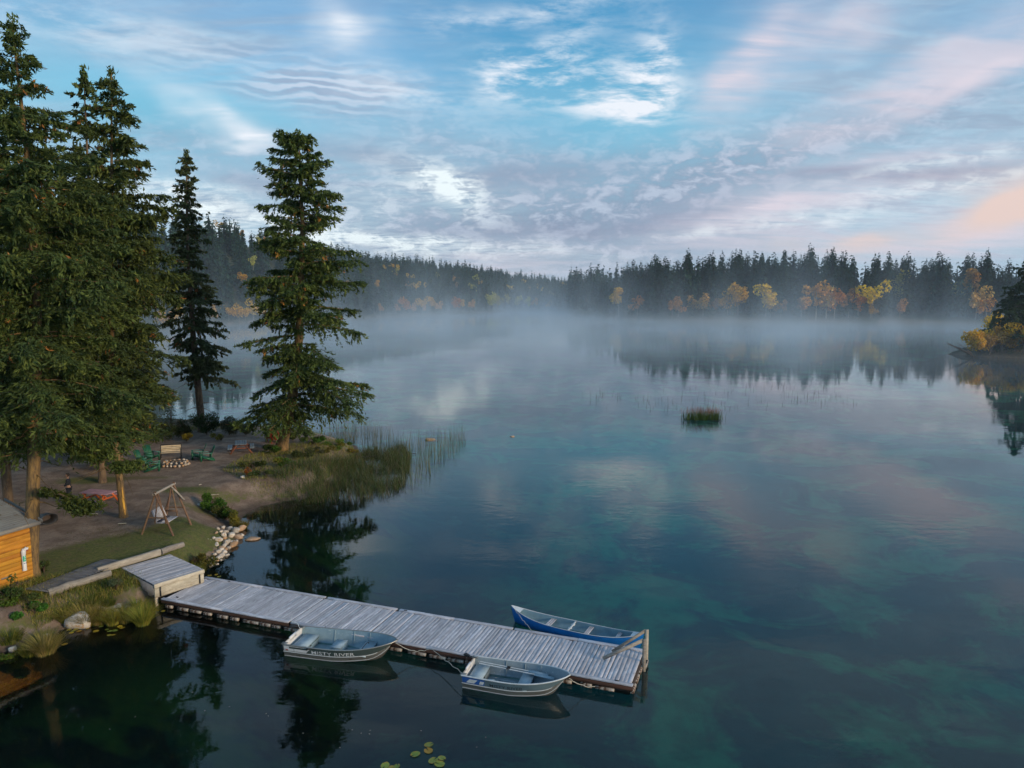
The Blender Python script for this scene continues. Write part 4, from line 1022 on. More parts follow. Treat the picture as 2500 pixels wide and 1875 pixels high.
def plate(P, L, side, x0, x1, za, zb, slant=0.0, off=.004, n=8, m=3, slant0=None):
    """thin painted panel lying on the hull side; za, zb: fractions between chine and gunwale"""
    V = []; s0 = slant if slant0 is None else slant0
    for i in range(n + 1):
        for j in range(m + 1):
            q = j / m; x = (x0 + s0 * q) + ((x1 + slant * q) - (x0 + s0 * q)) * i / n; t = x / L; s = .5 + .5 * (za + (zb - za) * q)
            p = P(t, s * side); V.append((p[0], p[1] + side * off, p[2]))
    i = np.arange(n)[:, None] * (m + 1) + np.arange(m)[None]
    return np.array(V), np.stack([i, i + 1, i + m + 2, i + m + 1], -1).reshape(-1, 4)
def rect_bench(half, gun, kl, L, x0, x1, z, inset=.05):
    t = (x0 + x1) / 2 / L; w = 2 * (half(t) - inset)
    return box_vf(((x0 + x1) / 2, 0, z / 2 - .03), (x1 - x0, w * .92, z + .06)), box_vf(((x0 + x1) / 2, 0, z + .012), (x1 - x0 + .03, w * .95, .024)), w
def motor(parent, mat, x, y, z, head_dir=0.0, scale=1.0, down=.55):
    m_ = link('trolling_motor', _mesh_of([box_vf((x, y, z - .30), (.12, .07, .16)), tube([(x, y, z - .30 - down), (x, y, z + .05)], [.016, .016], 8)]), mat, parent)
    ca, sa = math.cos(head_dir), math.sin(head_dir)
    part('motor_head', mat, m_, [tube([(x - .10 * ca, y - .10 * sa, z + .08), (x - .03 * ca, y - .03 * sa, z + .11), (x + .12 * ca, y + .12 * sa, z + .09)], [.03, .062, .035], 8)], True)
    part('tiller', mat, m_, [tube([(x + .08 * ca, y + .08 * sa, z + .09), (x + .42 * ca, y + .42 * sa, z + .07)], [.018, .012], 6)], True)
    return m_
def _mesh_of(pieces, smooth=False):
    ac = Acc()
    for p in pieces: ac.add(*p)
    return ac.mesh('piece', smooth)
def letters_on_hull(parent, P, L, side, body, size, x0, zfrac, mat, spacing=1.0, width=None):
    me = text_mesh(body, size, 0, .0008, 0, spacing)
    n = len(me.vertices); co = np.empty(n * 3); me.vertices.foreach_get('co', co); co = co.reshape(-1, 3)
    k = (width / (co[:, 0].max() - co[:, 0].min())) if width else 1.0
    out = np.empty_like(co)
    for i, (x, y, _) in enumerate(co):
        xx = x0 + x * k; t = xx / L
        p0 = P(t, .5 * side); p1 = P(t, 1.0 * side); zz = p0[2] + (p1[2] - p0[2]) * zfrac + y
        q = side_pt(P, xx, zz, L, side, .009); out[i] = q
    me.vertices.foreach_set('co', out.ravel()); me.update(); me.name = 'lettering'
    return link('lettering', me, mat, parent)

def aluminium_boat(name, loc, ang, L, B, which):
    root = empty(name, loc, ang)
    P, half, gun, kl = hull(L, B, .50, .72)
    inside = M_BOATIN if which == 1 else M_BOATIN2
    hl = part('hull', M_ALU, root, [loft(P, 0, 1, -1, 1, 30, 25)], True)
    part('inner_skin', inside, root, [loft(P, .006, .985, -1, 1, 30, 25, .022)], True)
    part('floor', inside, root, [box_vf((L * .34, 0, .0), (L * .64, B * .56, .02))] + ([box_vf((L * .42, y, .02), (L * .26, .10, .02)) for y in (-.24, -.08, .08, .24)] if which == 2 else []))
    # transom: light painted plate with corner caps
    tv = np.array([P(0, s) for s in np.linspace(-1, 1, 25)]); c0 = np.array([[0, 0, gun(0) - .02]])
    def fan(dx): 
        v = np.concatenate([tv + [dx, 0, 0], c0 + [[dx, 0, 0]]]); return v, np.array([(i, i + 1, 25) for i in range(24)])
    tr_ = part('transom', M_WHITE, root, [fan(0), fan(.035), box_vf((.015, 0, gun(0) - .05), (.05, B * .30, .15))])
    part('corner_cap', M_ALU, root, [box_vf((.05, s * (half(0) - .06), gun(0) + .01), (.20, .16, .02)) for s in (-1, 1)])
    for s in (-1, 1):
        part('gunwale', M_PALE if which == 2 else M_ALU, root, [path_tube(P, s, 0, 1, .024, 32, 0, .0, .005)], True)
        part('spray_rail', M_PALE, root, [path_tube(P, .72 * s, .0, .86, .013, 26, 0, 0, .008), path_tube(P, .54 * s, .0, .97, .009, 26, 0, 0, .006)], True)
    band = M_BANDG if which == 1 else M_BANDB
    for s in (-1, 1):
        v = plate(P, L, s, .02, L * .985, .50, .96, 0, .005, 34, 4)
        part('painted_band', band, root, [v])
    # ribs and knees
    part('rib', inside, root, [path_rib(P, t, s) for t in (.33, .52, .68) for s in (-1, 1)])
    zt = .27
    if which == 1:
        benches = [(.22, .78, .30, .78), (1.62, 2.02, .30, .40), (2.72, 3.12, .27, .90)]
    else:
        benches = [(.16, .62, .30, .80), (1.85, 2.22, .27, .95)]
    for (x0, x1, z, wf) in benches:
        t = (x0 + x1) / 2 / L; w = 2 * (half(t) - .05) * wf
        y0_ = .08 if wf < .5 else 0
        wb = min(w * .96, 2 * P(t, .42)[1] * .9)
        bv, bf = box_vf(((x0 + x1) / 2, y0_, z / 2), (x1 - x0, w, z))
        bv[:, 1] = np.where(bv[:, 2] < z / 2, (bv[:, 1] - y0_) / w * min(w, wb) + y0_ * (wf < .5), bv[:, 1]); bv[bv[:, 2] < z / 2, 2] = P(t, .42)[2] + .03
        b = part('bench', inside, root, [(bv, bf)])
        part('bench_top', M_BENCHB, b, [box_vf(((x0 + x1) / 2, .08 if wf < .5 else 0, z + .0), (x1 - x0 + .03, w + .03, .022))])
        if wf > .7 and x0 < 1: part('locker_latch', M_BLACK, b, [box_vf((x1 + .02, -w * .12, z - .07), (.012, .10, .035)), box_vf((x1 + .018, 0, z - .05), (.006, w * .96, .008))])
    if which == 1:
        part('small_box', M_WHITE, root, [box_vf((1.28, -.42, .12), (.50, .30, .24))])
        arc = [(2.86 + .03 * math.sin(a), .42 * math.cos(a) - .05, .28 + .15 * math.sin(a)) for a in np.linspace(0, math.pi, 12)]
        part('strap', M_BLACK, root, [tube(arc, [.012] * 12, 6)], True)
        part('stern_hook', M_PALE, root, [tube([(.02, .56, .45), (-.12, .62, .66), (-.36, .64, .68), (-.42, .66, .80), (-.36, .68, .95)], [.014] * 5, 6)], True)
        part('oarlock', M_BLACK, root, [box_vf((.95, half(.23) + .02, .47), (.14, .05, .05)), tube([(.93, half(.23), .47), (.93, half(.23) + .02, .60)], [.012, .01], 6)])
        part('oarlock', M_BLACK, root, [box_vf((1.05, -half(.26) - .02, .46), (.14, .04, .05))])
        motor(root, M_BLACK, -.11, .22, .62, R(12))
        part('hull_decal', M_WHITE, root, [plate(P, L, -1, .04, .92, .52, .92, .20, .009, 10, 3, 0)])
        part('decal_stripe', M_BANDG, root, [plate(P, L, -1, .26, .98, .74, .88, .06, .012, 8, 1, 0), plate(P, L, -1, .44, .452, .52, .74, 0, .012, 1, 1)])
        part('decal_mark', pbr('faded_red_print', (.55, .16, .12), rough=.6), root, [plate(P, L, -1, .10, .20, .55, .66, .0, .013, 2, 1)])
        letters_on_hull(root, P, L, -1, 'MISTY RIVER', .20, 1.12, .51, M_WHITE, 1.05, 1.62)
    else:
        motor(root, M_BLACK, -.10, .14, .70, R(-8))
        blue = pbr('blue_decal', (.03, .13, .42), (.025, .10, .34), 4, rough=.5)
        part('hull_decal', blue, root, [plate(P, L, -1, .03, .80, .50, .93, .03, .009, 10, 3, 0)])
        part('decal_patch', M_WHITE, root, [plate(P, L, -1, .16, .44, .55, .84, .14, .013, 4, 2), plate(P, L, -1, .62, .76, .56, .80, .05, .013, 3, 2)])
        letters_on_hull(root, P, L, -1, 'ETU', .085, .33, .66, M_BLACK, 1.0, .20)
        letters_on_hull(root, P, L, -1, 'MISTY RIVER', .155, .98, .53, M_BLACK, 1.05, 1.12)
        part('seat_pad', M_BENCHB, root, [box_vf((.62, -.50, .31), (.80, .20, .03)), box_vf((.95, -.42, .27), (.20, .22, .10))])
        for (y0, y1, x1_) in ((.30, .34, 2.55), (.42, .50, 2.30)):
            a = (.30, y0, .47); b = (x1_, y1 - .12, .40)
            ob = part('oar', M_PALE, root, [tube([a, b], [.018, .016], 6)], True)
            part('oar_blade', M_BENCHB, ob, [beam_vf((x1_ - .25, y1 - .11, .415), (x1_ + .42, y1 - .16, .385), .15, .02)])
            part('oar_collar', M_BLACK, ob, [tube([(1.28, y0 - .02, .443), (1.40, y0 - .025, .440)], [.032, .032], 8)])
    return root
def path_rib(P, t, s):
    p = np.array([P(t, s * q, .03) for q in np.linspace(.5, .98, 7)]); return tube(p, np.full(7, .018), 4)

bt1 = aluminium_boat('motor_boat', (-8.15, 25.40, 0.0), math.atan2(-.84, 4.0), 4.12, 1.55, 1)
tag(bt1, 'pale blue lined aluminium boat with white lettering, moored beside mid dock', 'boat', 'aluminium boats tied to the dock')
bt2 = aluminium_boat('motor_boat', (-1.50, 23.18, 0.0), math.atan2(-.98, 3.35), 3.55, 1.42, 2)
tag(bt2, 'smaller aluminium boat with blue stern decal and oars, moored near the ladder', 'boat', 'aluminium boats tied to the dock')

# ------------------------------------------------------------------ canoe
cn0, cn1 = Vector((-.02, 27.62, .02)), Vector((4.86, 25.22, .02)); CL = (cn1 - cn0).length
canoe = tag(empty('canoe', cn0, math.atan2((cn1 - cn0).y, (cn1 - cn0).x)), 'blue canoe with pale interior floating along the far side of the dock', 'canoe')
def CP(t, s, off=0.0):
    e = abs(2 * t - 1); hb = max(.004, .44 * (1 - e ** 2.6) ** .8 - off + .006); g = .33 + .30 * e ** 3.2; k = -.12 + off + .10 * e ** 6
    a = abs(s); y = hb * math.sin(min(1, a * 1.12) * math.pi / 2) ** .85; z = k + (g - k) * (a ** 2.4)
    x = CL * (.5 + (t - .5) * (1 - .055 * (1 - ((z - k) / (g - k))) ** 1.4 * e ** 3))
    return (x, y * (1 if s >= 0 else -1), z)
part('hull', M_BLUE, canoe, [loft(CP, 0, 1, -1, 1, 44, 25)], True)
part('inner_skin', M_CANOEIN, canoe, [loft(CP, .012, .988, -1, 1, 44, 25, .016)], True)
for s in (-1, 1): part('gunwale', M_PALE, canoe, [path_tube(CP, s, 0, 1, .015, 44, 0, .004)], True)
for (a, b) in ((0.0, .085), (.915, 1.0)):
    ts = np.linspace(a, b, 7); v = np.array([q for t in ts for q in (CP(t, -1), CP(t, 1))]); v[:, 2] += .012
    part('end_deck', M_PALE, canoe, [(v, np.array([(2 * i, 2 * i + 1, 2 * i + 3, 2 * i + 2) for i in range(6)]))])
for (t, w) in ((.31, .24), (.60, .20), (.82, .16)):
    hb = CP(t, 1)[1]; x = CL * t
    for q in range(3): part('seat_slat', M_DECK, canoe, [box_vf((x - w / 2 + w * (q + .5) / 3, 0, CP(t, 1)[2] - .09), (w / 3 - .015, hb * 1.86, .02))])
yk = [(CL * .475, CP(.475, 1)[1] * s, .31 - .02 * (1 - abs(s))) for s in np.linspace(-.98, .98, 9)]
part('yoke', M_PALE, canoe, [beam_vf(yk[i], yk[i + 1], .07 + .07 * (i in (2, 5)), .025) for i in range(8)])

# ------------------------------------------------------------------ ropes
def rope(a, b, sag, label, rad=.012, n=14):
    a = Vector(a); b = Vector(b); c0 = a.copy(); t = np.linspace(0, 1, n); p = np.array([(b - a) * q for q in t]); p[:, 2] -= sag * 4 * t * (1 - t)
    rr = np.random.default_rng(int(abs(a.x) * 100)); p[1:-1] += rr.normal(0, .012, (n - 2, 3))
    ac = Acc(); ac.add(*tube(p, np.full(n, rad), 6)); return tag(link('rope', ac.mesh('rope', True), M_ROPE, None, c0), label, 'rope')
rope(dl(15.55, D_W - .05, D_Z + .04), cn0 + Vector((.04, -.02, .60)), .02, 'taut pale rope from the canoe tip down to the dock edge')
bow1 = Matrix.Translation(bt1.location) @ Matrix.Rotation(bt1.rotation_euler.z, 4, 'Z') @ Vector((4.06, 0, .60))
bow2 = Matrix.Translation(bt2.location) @ Matrix.Rotation(bt2.rotation_euler.z, 4, 'Z') @ Vector((3.50, 0, .58))
st2 = Matrix.Translation(bt2.location) @ Matrix.Rotation(bt2.rotation_euler.z, 4, 'Z') @ Vector((.0, -.45, .45))
rope(bow1, dl(12.5, .0, D_Z), .16, 'slack pale rope from the lettered boat bow to the dock cleat')
rope(dl(12.55, .04, D_Z + .03), st2, .04, 'pale rope stretched from the dock to the stern of the smaller boat')
rope(bow2, dl(18.6, -.02, .14), .10, 'pale rope from the smaller boat bow along the dock floats')

# ------------------------------------------------------------------ boulders
bmesh_b = [boulder(500 + k, .72) for k in range(10)]
def stone(px, py, size, label, z=None, mat=None, group=None, me=None, flat=1.0, sink=.25, parent=None, seed=0):
    p = at(px, py, 0.0 if z is None else z)
    for _ in range(6):
        zz = max(zg(p.x, p.y), -.05) if z is None else z
        p = at(px, py, zz)
    r = np.random.default_rng(int(px * 7 + py)); s = size / 2
    mm = me or bmesh_b[r.integers(10)]
    o = link('boulder', mm, None, None, (p.x, p.y, zz + s * .72 * flat - sink * s), (r.uniform(-.2, .2), r.uniform(-.2, .2), r.uniform(0, 6.28)), (s * r.uniform(.95, 1.15), s, s * flat))
    return tag(o, label, 'boulder', group)
for m_ in bmesh_b[:7]: m_.materials.append(M_STONE)
for m_ in bmesh_b[7:]: m_.materials.append(M_STONEO)
rb = np.random.default_rng(8)
bank = [(560, 1294, .5), (577, 1300, .55), (548, 1310, .5), (566, 1312, .55), (582, 1316, .45), (535, 1322, .5), (552, 1328, .5), (570, 1327, .4), (522, 1316, .32), (513, 1325, .32), (527, 1336, .42), (541, 1342, .45), (519, 1340, .3), (532, 1350, .4), (548, 1350, .35),
        (507, 1336, .3), (512, 1348, .35), (523, 1357, .33), (536, 1360, .35), (502, 1322, .3), (497, 1346, .28), (506, 1358, .3), (517, 1367, .3), (529, 1368, .3), (540, 1370, .28), (528, 1303, .3), (540, 1300, .28), (545, 1290, .32), (533, 1293, .26), (555, 1300, .25), (590, 1310, .3),
        (560, 1340, .35), (508, 1370, .26), (518, 1378, .28), (530, 1380, .24), (502, 1380, .26), (488, 1380, .35), (475, 1384, .3)]
for k, (px, py, s) in enumerate(bank):
    o = stone(px, py, s * 1.0 * rb.uniform(.75, 1.15), 'rounded pale boulder in the stone bank between the two leafy bushes', group='boulders heaped in the stone bank', me=bmesh_b[(k * 3) % 7] if k % 7 != 4 else bmesh_b[7 + k % 3])
for k in range(46):
    px, py = rb.uniform(498, 580), rb.uniform(1292, 1388)
    if abs((px - 500) / 78 - (1388 - py) / 96) > .40: continue
    stone(px, py, rb.uniform(.2, .36), 'rounded pale boulder in the stone bank between the two leafy bushes', group='boulders heaped in the stone bank', me=bmesh_b[(k * 5) % 7] if k % 6 else bmesh_b[7 + k % 3], sink=.1)
stone(588, 1297, .62, 'orange-brown boulder at the outer end of the stone bank', me=bmesh_b[8])
stone(572, 1332, .5, 'orange boulder half in the water below the stone bank', me=bmesh_b[7])
stone(615, 1316, .80, 'flat orange rock alone in the still water off the stone bank', me=bmesh_b[9], flat=.45, sink=.3, z=0.0)
stone(418, 1366, .5, 'orange-tan boulder tucked at the corner behind the landing', me=bmesh_b[8])
stone(592, 1168, .42, 'single white rock lying on the dirt beside the reddish weeds', me=bmesh_b[2])
big = boulder(533, .85, 2); big.materials.append(M_STONE)
stone(187, 1533, 1.1, 'large angular pale rock at the water edge below the tall tan grass', me=big, flat=1.0, sink=.35)
stone(248, 1498, .66, 'white rounded rock among the grass roots beside the lily pads', me=bmesh_b[1])
for k, (px, py, s) in enumerate([(272, 1493, .52), (294, 1487, .55), (332, 1480, .45), (212, 1508, .42), (128, 1530, .48), (284, 1497, .35), (312, 1489, .32)]):
    stone(px, py, s, 'grey-white rock half hidden in the waterside grass by the landing', group='rocks under the waterside grass', me=bmesh_b[(k * 2 + 1) % 7])
for k, (px, py, s) in enumerate([(14, 1556, .8), (67, 1540, .75), (40, 1560, .5), (95, 1546, .45), (110, 1558, .35), (30, 1590, .4)]):
    stone(px, py, s, 'lichen-grey rock on the weedy bank at the lower left corner', group='rocks on the weedy lower left bank', me=bmesh_b[(k * 3 + 2) % 7])
stone(1250, 1067, .55, 'small reddish rock tip far out in open water', z=-.02, me=bmesh_b[9], flat=.5)
stone(1054, 1075, 1.15, 'flat mossy rock surrounded by thin reeds', z=-.05, me=bmesh_b[7], flat=.45)
stone(487, 1233, .45, 'flat pale stone at the edge of the bright green bush', me=bmesh_b[4], flat=.5)

# ------------------------------------------------------------------ fire pit, bench, chairs
M_GREEN = pbr('green_chair_paint', (.010, .115, .060), (.008, .085, .045), 5, rough=.5)
M_GREENL = pbr('faded_green_arm', (.10, .27, .21), (.06, .19, .14), 5, rough=.5)
M_RED = pbr('red_chair_paint', (.48, .055, .030), (.36, .04, .025), 5, rough=.5)
M_ORANGE = pbr('orange_paint', (.58, .13, .025), (.45, .09, .02), 5, rough=.55)
M_SLAT = pbr('cream_slat', (.62, .52, .36), (.45, .36, .24), 8, (.4, 1, 1), .7, rand=.25)
M_IRON = pbr('black_iron', (.018, .017, .017), (.03, .028, .026), 8, rough=.55)
M_TBLU = pbr('blue_grey_board', (.27, .33, .38), (.20, .25, .29), 6, (.4, 1, 1), .75)
M_TPNK = pbr('faded_pink_board', (.50, .30, .34), (.34, .20, .23), 6, (.4, 1, 1), .75, rand=.2)
M_REDLEG = pbr('red_stained_leg', (.28, .10, .055), (.2, .07, .04), 6, rough=.7)
GZ = lambda p: zg(p.x, p.y)
def ground_at(px, py):
    z = 1.1
    for _ in range(5):
        p = at(px, py, z); z = zg(p.x, p.y)
    p.z = z; return p
fp = ground_at(429, 1136)
pit = tag(empty('fire_pit', fp), 'round fire pit ringed with tan and orange stones before the bench', 'fire pit')
pm = [boulder(550 + k, .8, 1) for k in range(5)]
for k_, m_ in enumerate(pm): m_.materials.append(M_STONEO if k_ % 2 else M_STONE)
for k in range(34):
    lay = 0 if k < 20 else 1; a = (k if lay == 0 else k + .5) * 2 * math.pi / (20 if lay == 0 else 14); rad = .72 if lay == 0 else .66
    s = rb.uniform(.12, .17)
    link('stone', pm[k % 5], None, pit, (math.cos(a) * rad * 1.15 + rb.normal(0, .02), math.sin(a) * rad + rb.normal(0, .02), .09 + lay * .17), (rb.uniform(-.4, .4), 0, rb.uniform(0, 6)), s)
part('iron_ring', M_IRON, pit, [tube([(.42 * math.cos(a), .42 * math.sin(a), .40) for a in np.linspace(0, 2 * math.pi, 19)], [.03] * 19, 5)])
part('ash_bed', pbr('ash', (.05, .045, .042), (.09, .085, .08), 8), pit, [tube([(0, 0, .02), (0, 0, .12)], [.62, .58], 14), (np.array([(.58 * math.cos(a), .58 * math.sin(a), .12) for a in np.linspace(0, 5.9, 14)]), np.array([(0, i, i + 1) for i in range(1, 13)]))])

bp = ground_at(418, 1118)
bench = tag(empty('garden_bench', bp, R(20)), 'slatted cream park bench with a black iron frame behind the fire pit', 'bench')
for k in range(4): link('slat', chip_beam(560, 1.32, .025, .085), M_SLAT, bench, (-.66, .22 + .025 * k, .50 + .115 * k), (R(-12), 0, 0))
for k in range(3): link('slat', chip_beam(561, 1.32, .11, .025), M_SLAT, bench, (-.66, -.20 + .135 * k, .43))
for s in (-1, 1):
    part('leg', M_IRON, bench, [beam_vf((s * .68, -.26, 0), (s * .68, -.24, .60), .05, .05), beam_vf((s * .68, .20, 0), (s * .68, .34, .95), .05, .05), beam_vf((s * .68, -.24, .62), (s * .68, .26, .64), .06, .03), beam_vf((s * .68, -.24, .41), (s * .68, .22, .41), .05, .04)])
part('top_rail', M_IRON, bench, [beam_vf((-.68, .35, .96), (.68, .35, .96), .04, .05)])

def adirondack(name, loc, rz, mat, arm, label, group, sc=1.0):
    t = tag(empty(name, loc, rz), label, 'chair', group); t.scale = (sc,) * 3
    for k in range(5):
        x = -.22 + .11 * k; h = .98 + .07 * (1 - abs(k - 2) / 2)
        part('back_slat', mat, t, [beam_vf((x * .85, .22, .24), (x * 1.1, .56, h), .095, .022, (0, -1, .3))])
    for k in range(5): part('seat_slat', mat, t, [box_vf((0, -.34 + .12 * k, .37 - .035 * k), (.54, .105, .022), Matrix.Rotation(R(-14), 3, 'X'))])
    for s in (-1, 1):
        part('armrest', arm, t, [box_vf((s * .33, -.06, .57), (.14, .74, .025))])
        part('front_leg', mat, t, [box_vf((s * .29, -.36, .28), (.035, .10, .56))])
        part('rear_leg', mat, t, [beam_vf((s * .27, -.40, .36), (s * .27, .52, .03), .035, .13)])
        part('arm_support', mat, t, [beam_vf((s * .33, .26, .20), (s * .33, .30, .56), .03, .06)])
    part('back_rail', mat, t, [box_vf((0, .32, .52), (.66, .03, .06))])
    return t
G1 = 'green slatted lawn chairs around the fire pit'
for px, py, rz, lb in ((484, 1120, -68, 'left one of the two green lawn chairs right of the fire pit'), (504, 1125, -60, 'right one of the two green lawn chairs right of the fire pit'),
                       (371, 1124, 62, 'green lawn chair left of the bench, the upper of the left three'), (352, 1136, 80, 'green lawn chair half behind hanging spruce boughs, farthest left'),
                       (374, 1150, 112, 'green lawn chair lowest of the three left of the fire pit')):
    adirondack('lawn_chair', ground_at(px, py), R(rz), M_GREEN, M_GREENL, lb, G1, 1.05)
for px, py, lb in ((661, 1076, 'red lawn chair facing the water, the outer one beside the leaning spruce'), (671, 1080, 'red lawn chair half hidden behind the leaning spruce trunk')):
    adirondack('lawn_chair', ground_at(px, py), R(205), M_RED, M_ORANGE, lb, 'red lawn chairs by the leaning spruce', 1.08)

def picnic(loc, rz, top, leg, label, L=1.8, slats=5, W=.86, sc=1.0):
    """length along y"""
    t = tag(empty('picnic_table', loc, rz), label, 'table'); t.scale = (sc,) * 3
    w = W / slats
    for k in range(slats): link('table_board', bpy.data.meshes.get('board_' + top.name) or _named('board_' + top.name, chip_beam(570, L, w - .02, .04)), top, t, (-W / 2 + w * (k + .5), -L / 2, .75), (0, 0, R(90)))
    for s in (-1, 1):
        for q in (0, 1): link('bench_board', bpy.data.meshes.get('seat_' + top.name) or _named('seat_' + top.name, chip_beam(571, L, .15, .04)), top, t, (s * (.70 + .17 * q), -L / 2, .45), (0, 0, R(90)))
    for y in (-L * .34, L * .34):
        for s in (-1, 1): part('leg', leg, t, [beam_vf((s * .78, y, 0), (s * .24, y, .73), .045, .10)])
        part('cross_beam', leg, t, [box_vf((0, y + .05, .41), (1.76, .04, .09))]); part('cross_beam', leg, t, [box_vf((0, y + .05, .70), (W, .04, .08))])
    part('brace', leg, t, [beam_vf((0, -L * .3, .40), (0, -.05, .70), .04, .08), beam_vf((0, L * .3, .40), (0, .05, .70), .04, .08)])
    return t
def _named(n, me): me.name = n; return me
picnic(ground_at(589, 1104), R(20), M_TBLU, M_REDLEG, 'blue-grey picnic table with reddish legs left of the red chairs', 1.75)
pt = picnic(ground_at(243, 1232), R(76), M_TPNK, M_ORANGE, 'faded pink picnic table with orange legs under the hanging spruce boughs', 1.85, sc=1.0)

# ------------------------------------------------------------------ log swing
sw_a, sw_b, sw_c = ground_at(345, 1305), ground_at(424, 1309), ground_at(467, 1281)
sw_d = sw_a + (sw_c - sw_b)
ctr = (sw_a + sw_c) / 2; ax_ = (sw_c - sw_b); ax_.z = 0; ax_.normalize()
mid1 = (sw_a + sw_b) / 2; mid2 = (sw_c + sw_d) / 2; HT = 2.12
swing = tag(empty('log_swing', ctr), 'rustic log A-frame swing seat standing on the lawn', 'swing')
C0 = Vector(ctr)
top1 = mid1 + Vector((0, 0, HT)) - ax_ * .0; top2 = mid2 + Vector((0, 0, HT + .02))
def P3(*ps): return [tuple(Vector(p) - C0) for p in ps]
def pole(name, a, b, r0=.055, r1=.045, mat=None): return part(name, mat or M_POLE, swing, [tube(P3(a, Vector(a).lerp(Vector(b), .5) + Vector((.01, .01, 0)), b), [r0, (r0 + r1) / 2, r1], 8)], True)
pole('ridge_pole', top1 - ax_ * .12, top2 + ax_ * .14, .065, .06, M_LOG)
for a, tp in ((sw_a, top1), (sw_b, top1), (sw_c, top2), (sw_d, top2)):
    e = (tp - a).normalized() * .10; pole('leg', a - Vector((0, 0, .05)), tp + e)
pole('cross_pole', sw_a.lerp(top1, .42), sw_b.lerp(top1, .42), .035, .03); pole('cross_pole', sw_d.lerp(top2, .42), sw_c.lerp(top2, .42), .035, .03)
pole('brace', top1.lerp(top2, .82) , sw_c.lerp(top2, .62) + (sw_c - sw_d).normalized() * .22, .045, .04, M_LOG)
# the seat hangs from four poles and faces the water
side = (sw_b - sw_a); side.z = 0; side.normalize()
S0 = (mid1 + mid2) / 2; S0.z = ctr.z + .52
def sp(u, w, h): return S0 + ax_ * u + side * w + Vector((0, 0, h))
for k in range(9): part('back_slat', M_DECK, swing, [beam_vf(*P3(sp(-.50 + .125 * k, -.24, .02), sp(-.50 + .125 * k, -.48, .60)), .085, .02, (1, 0, .3))])
for k in range(5): part('seat_slat', M_DECK, swing, [beam_vf(*P3(sp(-.58, -.20 + .12 * k, .0), sp(.58, -.20 + .12 * k, .0)), .10, .025)])
part('cushion', pbr('dark_blue_cushion', (.035, .04, .07), rough=.9), swing, [beam_vf(*P3(sp(-.5, -.14, .035), sp(.5, -.14, .035)), .18, .04)])
for s in (-1, 1):
    part('armrest', M_POLE, swing, [beam_vf(*P3(sp(s * .60, -.34, .28), sp(s * .60, .34, .28)), .07, .05), beam_vf(*P3(sp(s * .60, .28, -.02), sp(s * .60, .28, .28)), .05, .05)])
    tp = top1.lerp(top2, .5 + s * .36)
    pole('hanger', tp, sp(s * .60, .30, .0), .032, .032); pole('hanger', tp, sp(s * .60, -.30, .0), .032, .032)

# ------------------------------------------------------------------ cabin at the left edge
ca_ = at(66, 1402, 1.1); z_t = 3.42
w0 = at(0, 1303, z_t); w1 = at(70, 1283, z_t)
wd_ = Vector((w0.x - w1.x, w0.y - w1.y, 0)).normalized()       # along the wall towards the left
back = Vector((-wd_.y, wd_.x, 0));
if back.y < 0: back = -back
cab = tag(empty('cabin', (w1.x, w1.y, 1.0), math.atan2(-wd_.y, -wd_.x)), 'orange board cabin with a grey corrugated metal roof behind the trunk', 'cabin')
M_CLAD = wood_mat('orange_stained_board', (.52, .235, .03), (.38, .15, .02), (.20, .07, .02), .6, sc=.6, rand=.22)
M_ROOF = pbr('galvanised_roof_sheet', (.29, .31, .32), (.22, .235, .245), 2, (1, 1, 1), .45, .35, bump=.1, spots=((.16, .13, .11), 2, .62))
M_FASC = wood_mat('grey_fascia_board', (.30, .29, .27), (.20, .19, .18), (.10, .09, .08), .4)
WL = 3.6
me_c = [chip_beam(600 + k, WL, .035, .175) for k in range(3)]
for k in range(14):
    link('board', me_c[k % 3], M_CLAD, cab, (-WL, -.02 + .003 * (k % 2), .06 + .178 * k), (R(3), 0, 0))
for k in range(14):
    link('board', me_c[(k + 1) % 3], M_CLAD, cab, (.0, .0, .06 + .178 * k), (0, R(0), R(90)))
part('inner_wall', M_DARK, cab, [box_vf((-WL / 2, WL / 2 + .04, 1.2), (WL - .1, WL - .06, 2.4))])
part('fascia_board', M_FASC, cab, [box_vf((-WL / 2 + .08, -.30, 2.50), (WL + .5, .03, .16))])
part('soffit', M_FASC, cab, [box_vf((-WL / 2 + .08, -.16, 2.43), (WL + .4, .28, .02))])
# corrugated sheets: ribs run along the eave
def corrugated(x0, x1, y0, y1, z0, z1, pitch=.15, amp=.024):
    n = int((y1 - y0) / pitch * 6); V = []
    for i in range(n + 1):
        y = y0 + (y1 - y0) * i / n; h = amp * math.sin(2 * math.pi * (y - y0) / pitch)
        for j in range(7):
            q = j / 6; V.append((x0 + (x1 - x0) * q, y, z0 + (z1 - z0) * i / n + h))
    i = np.arange(n)[:, None] * 7 + np.arange(6)[None]
    return np.array(V), np.stack([i, i + 1, i + 8, i + 7], -1).reshape(-1, 4)
for k in range(4):
    part('roof_sheet', M_ROOF, cab, [corrugated(-WL - .2 + .98 * k, -WL - .2 + .98 * (k + 1) + .06, -.36, 2.1, 2.59 + .004 * (k % 2), 3.25 + .004 * (k % 2))])
part('roof_edge', M_FASC, cab, [beam_vf((.36, -.36, 2.56), (.36, 2.1, 3.22), .03, .12)])
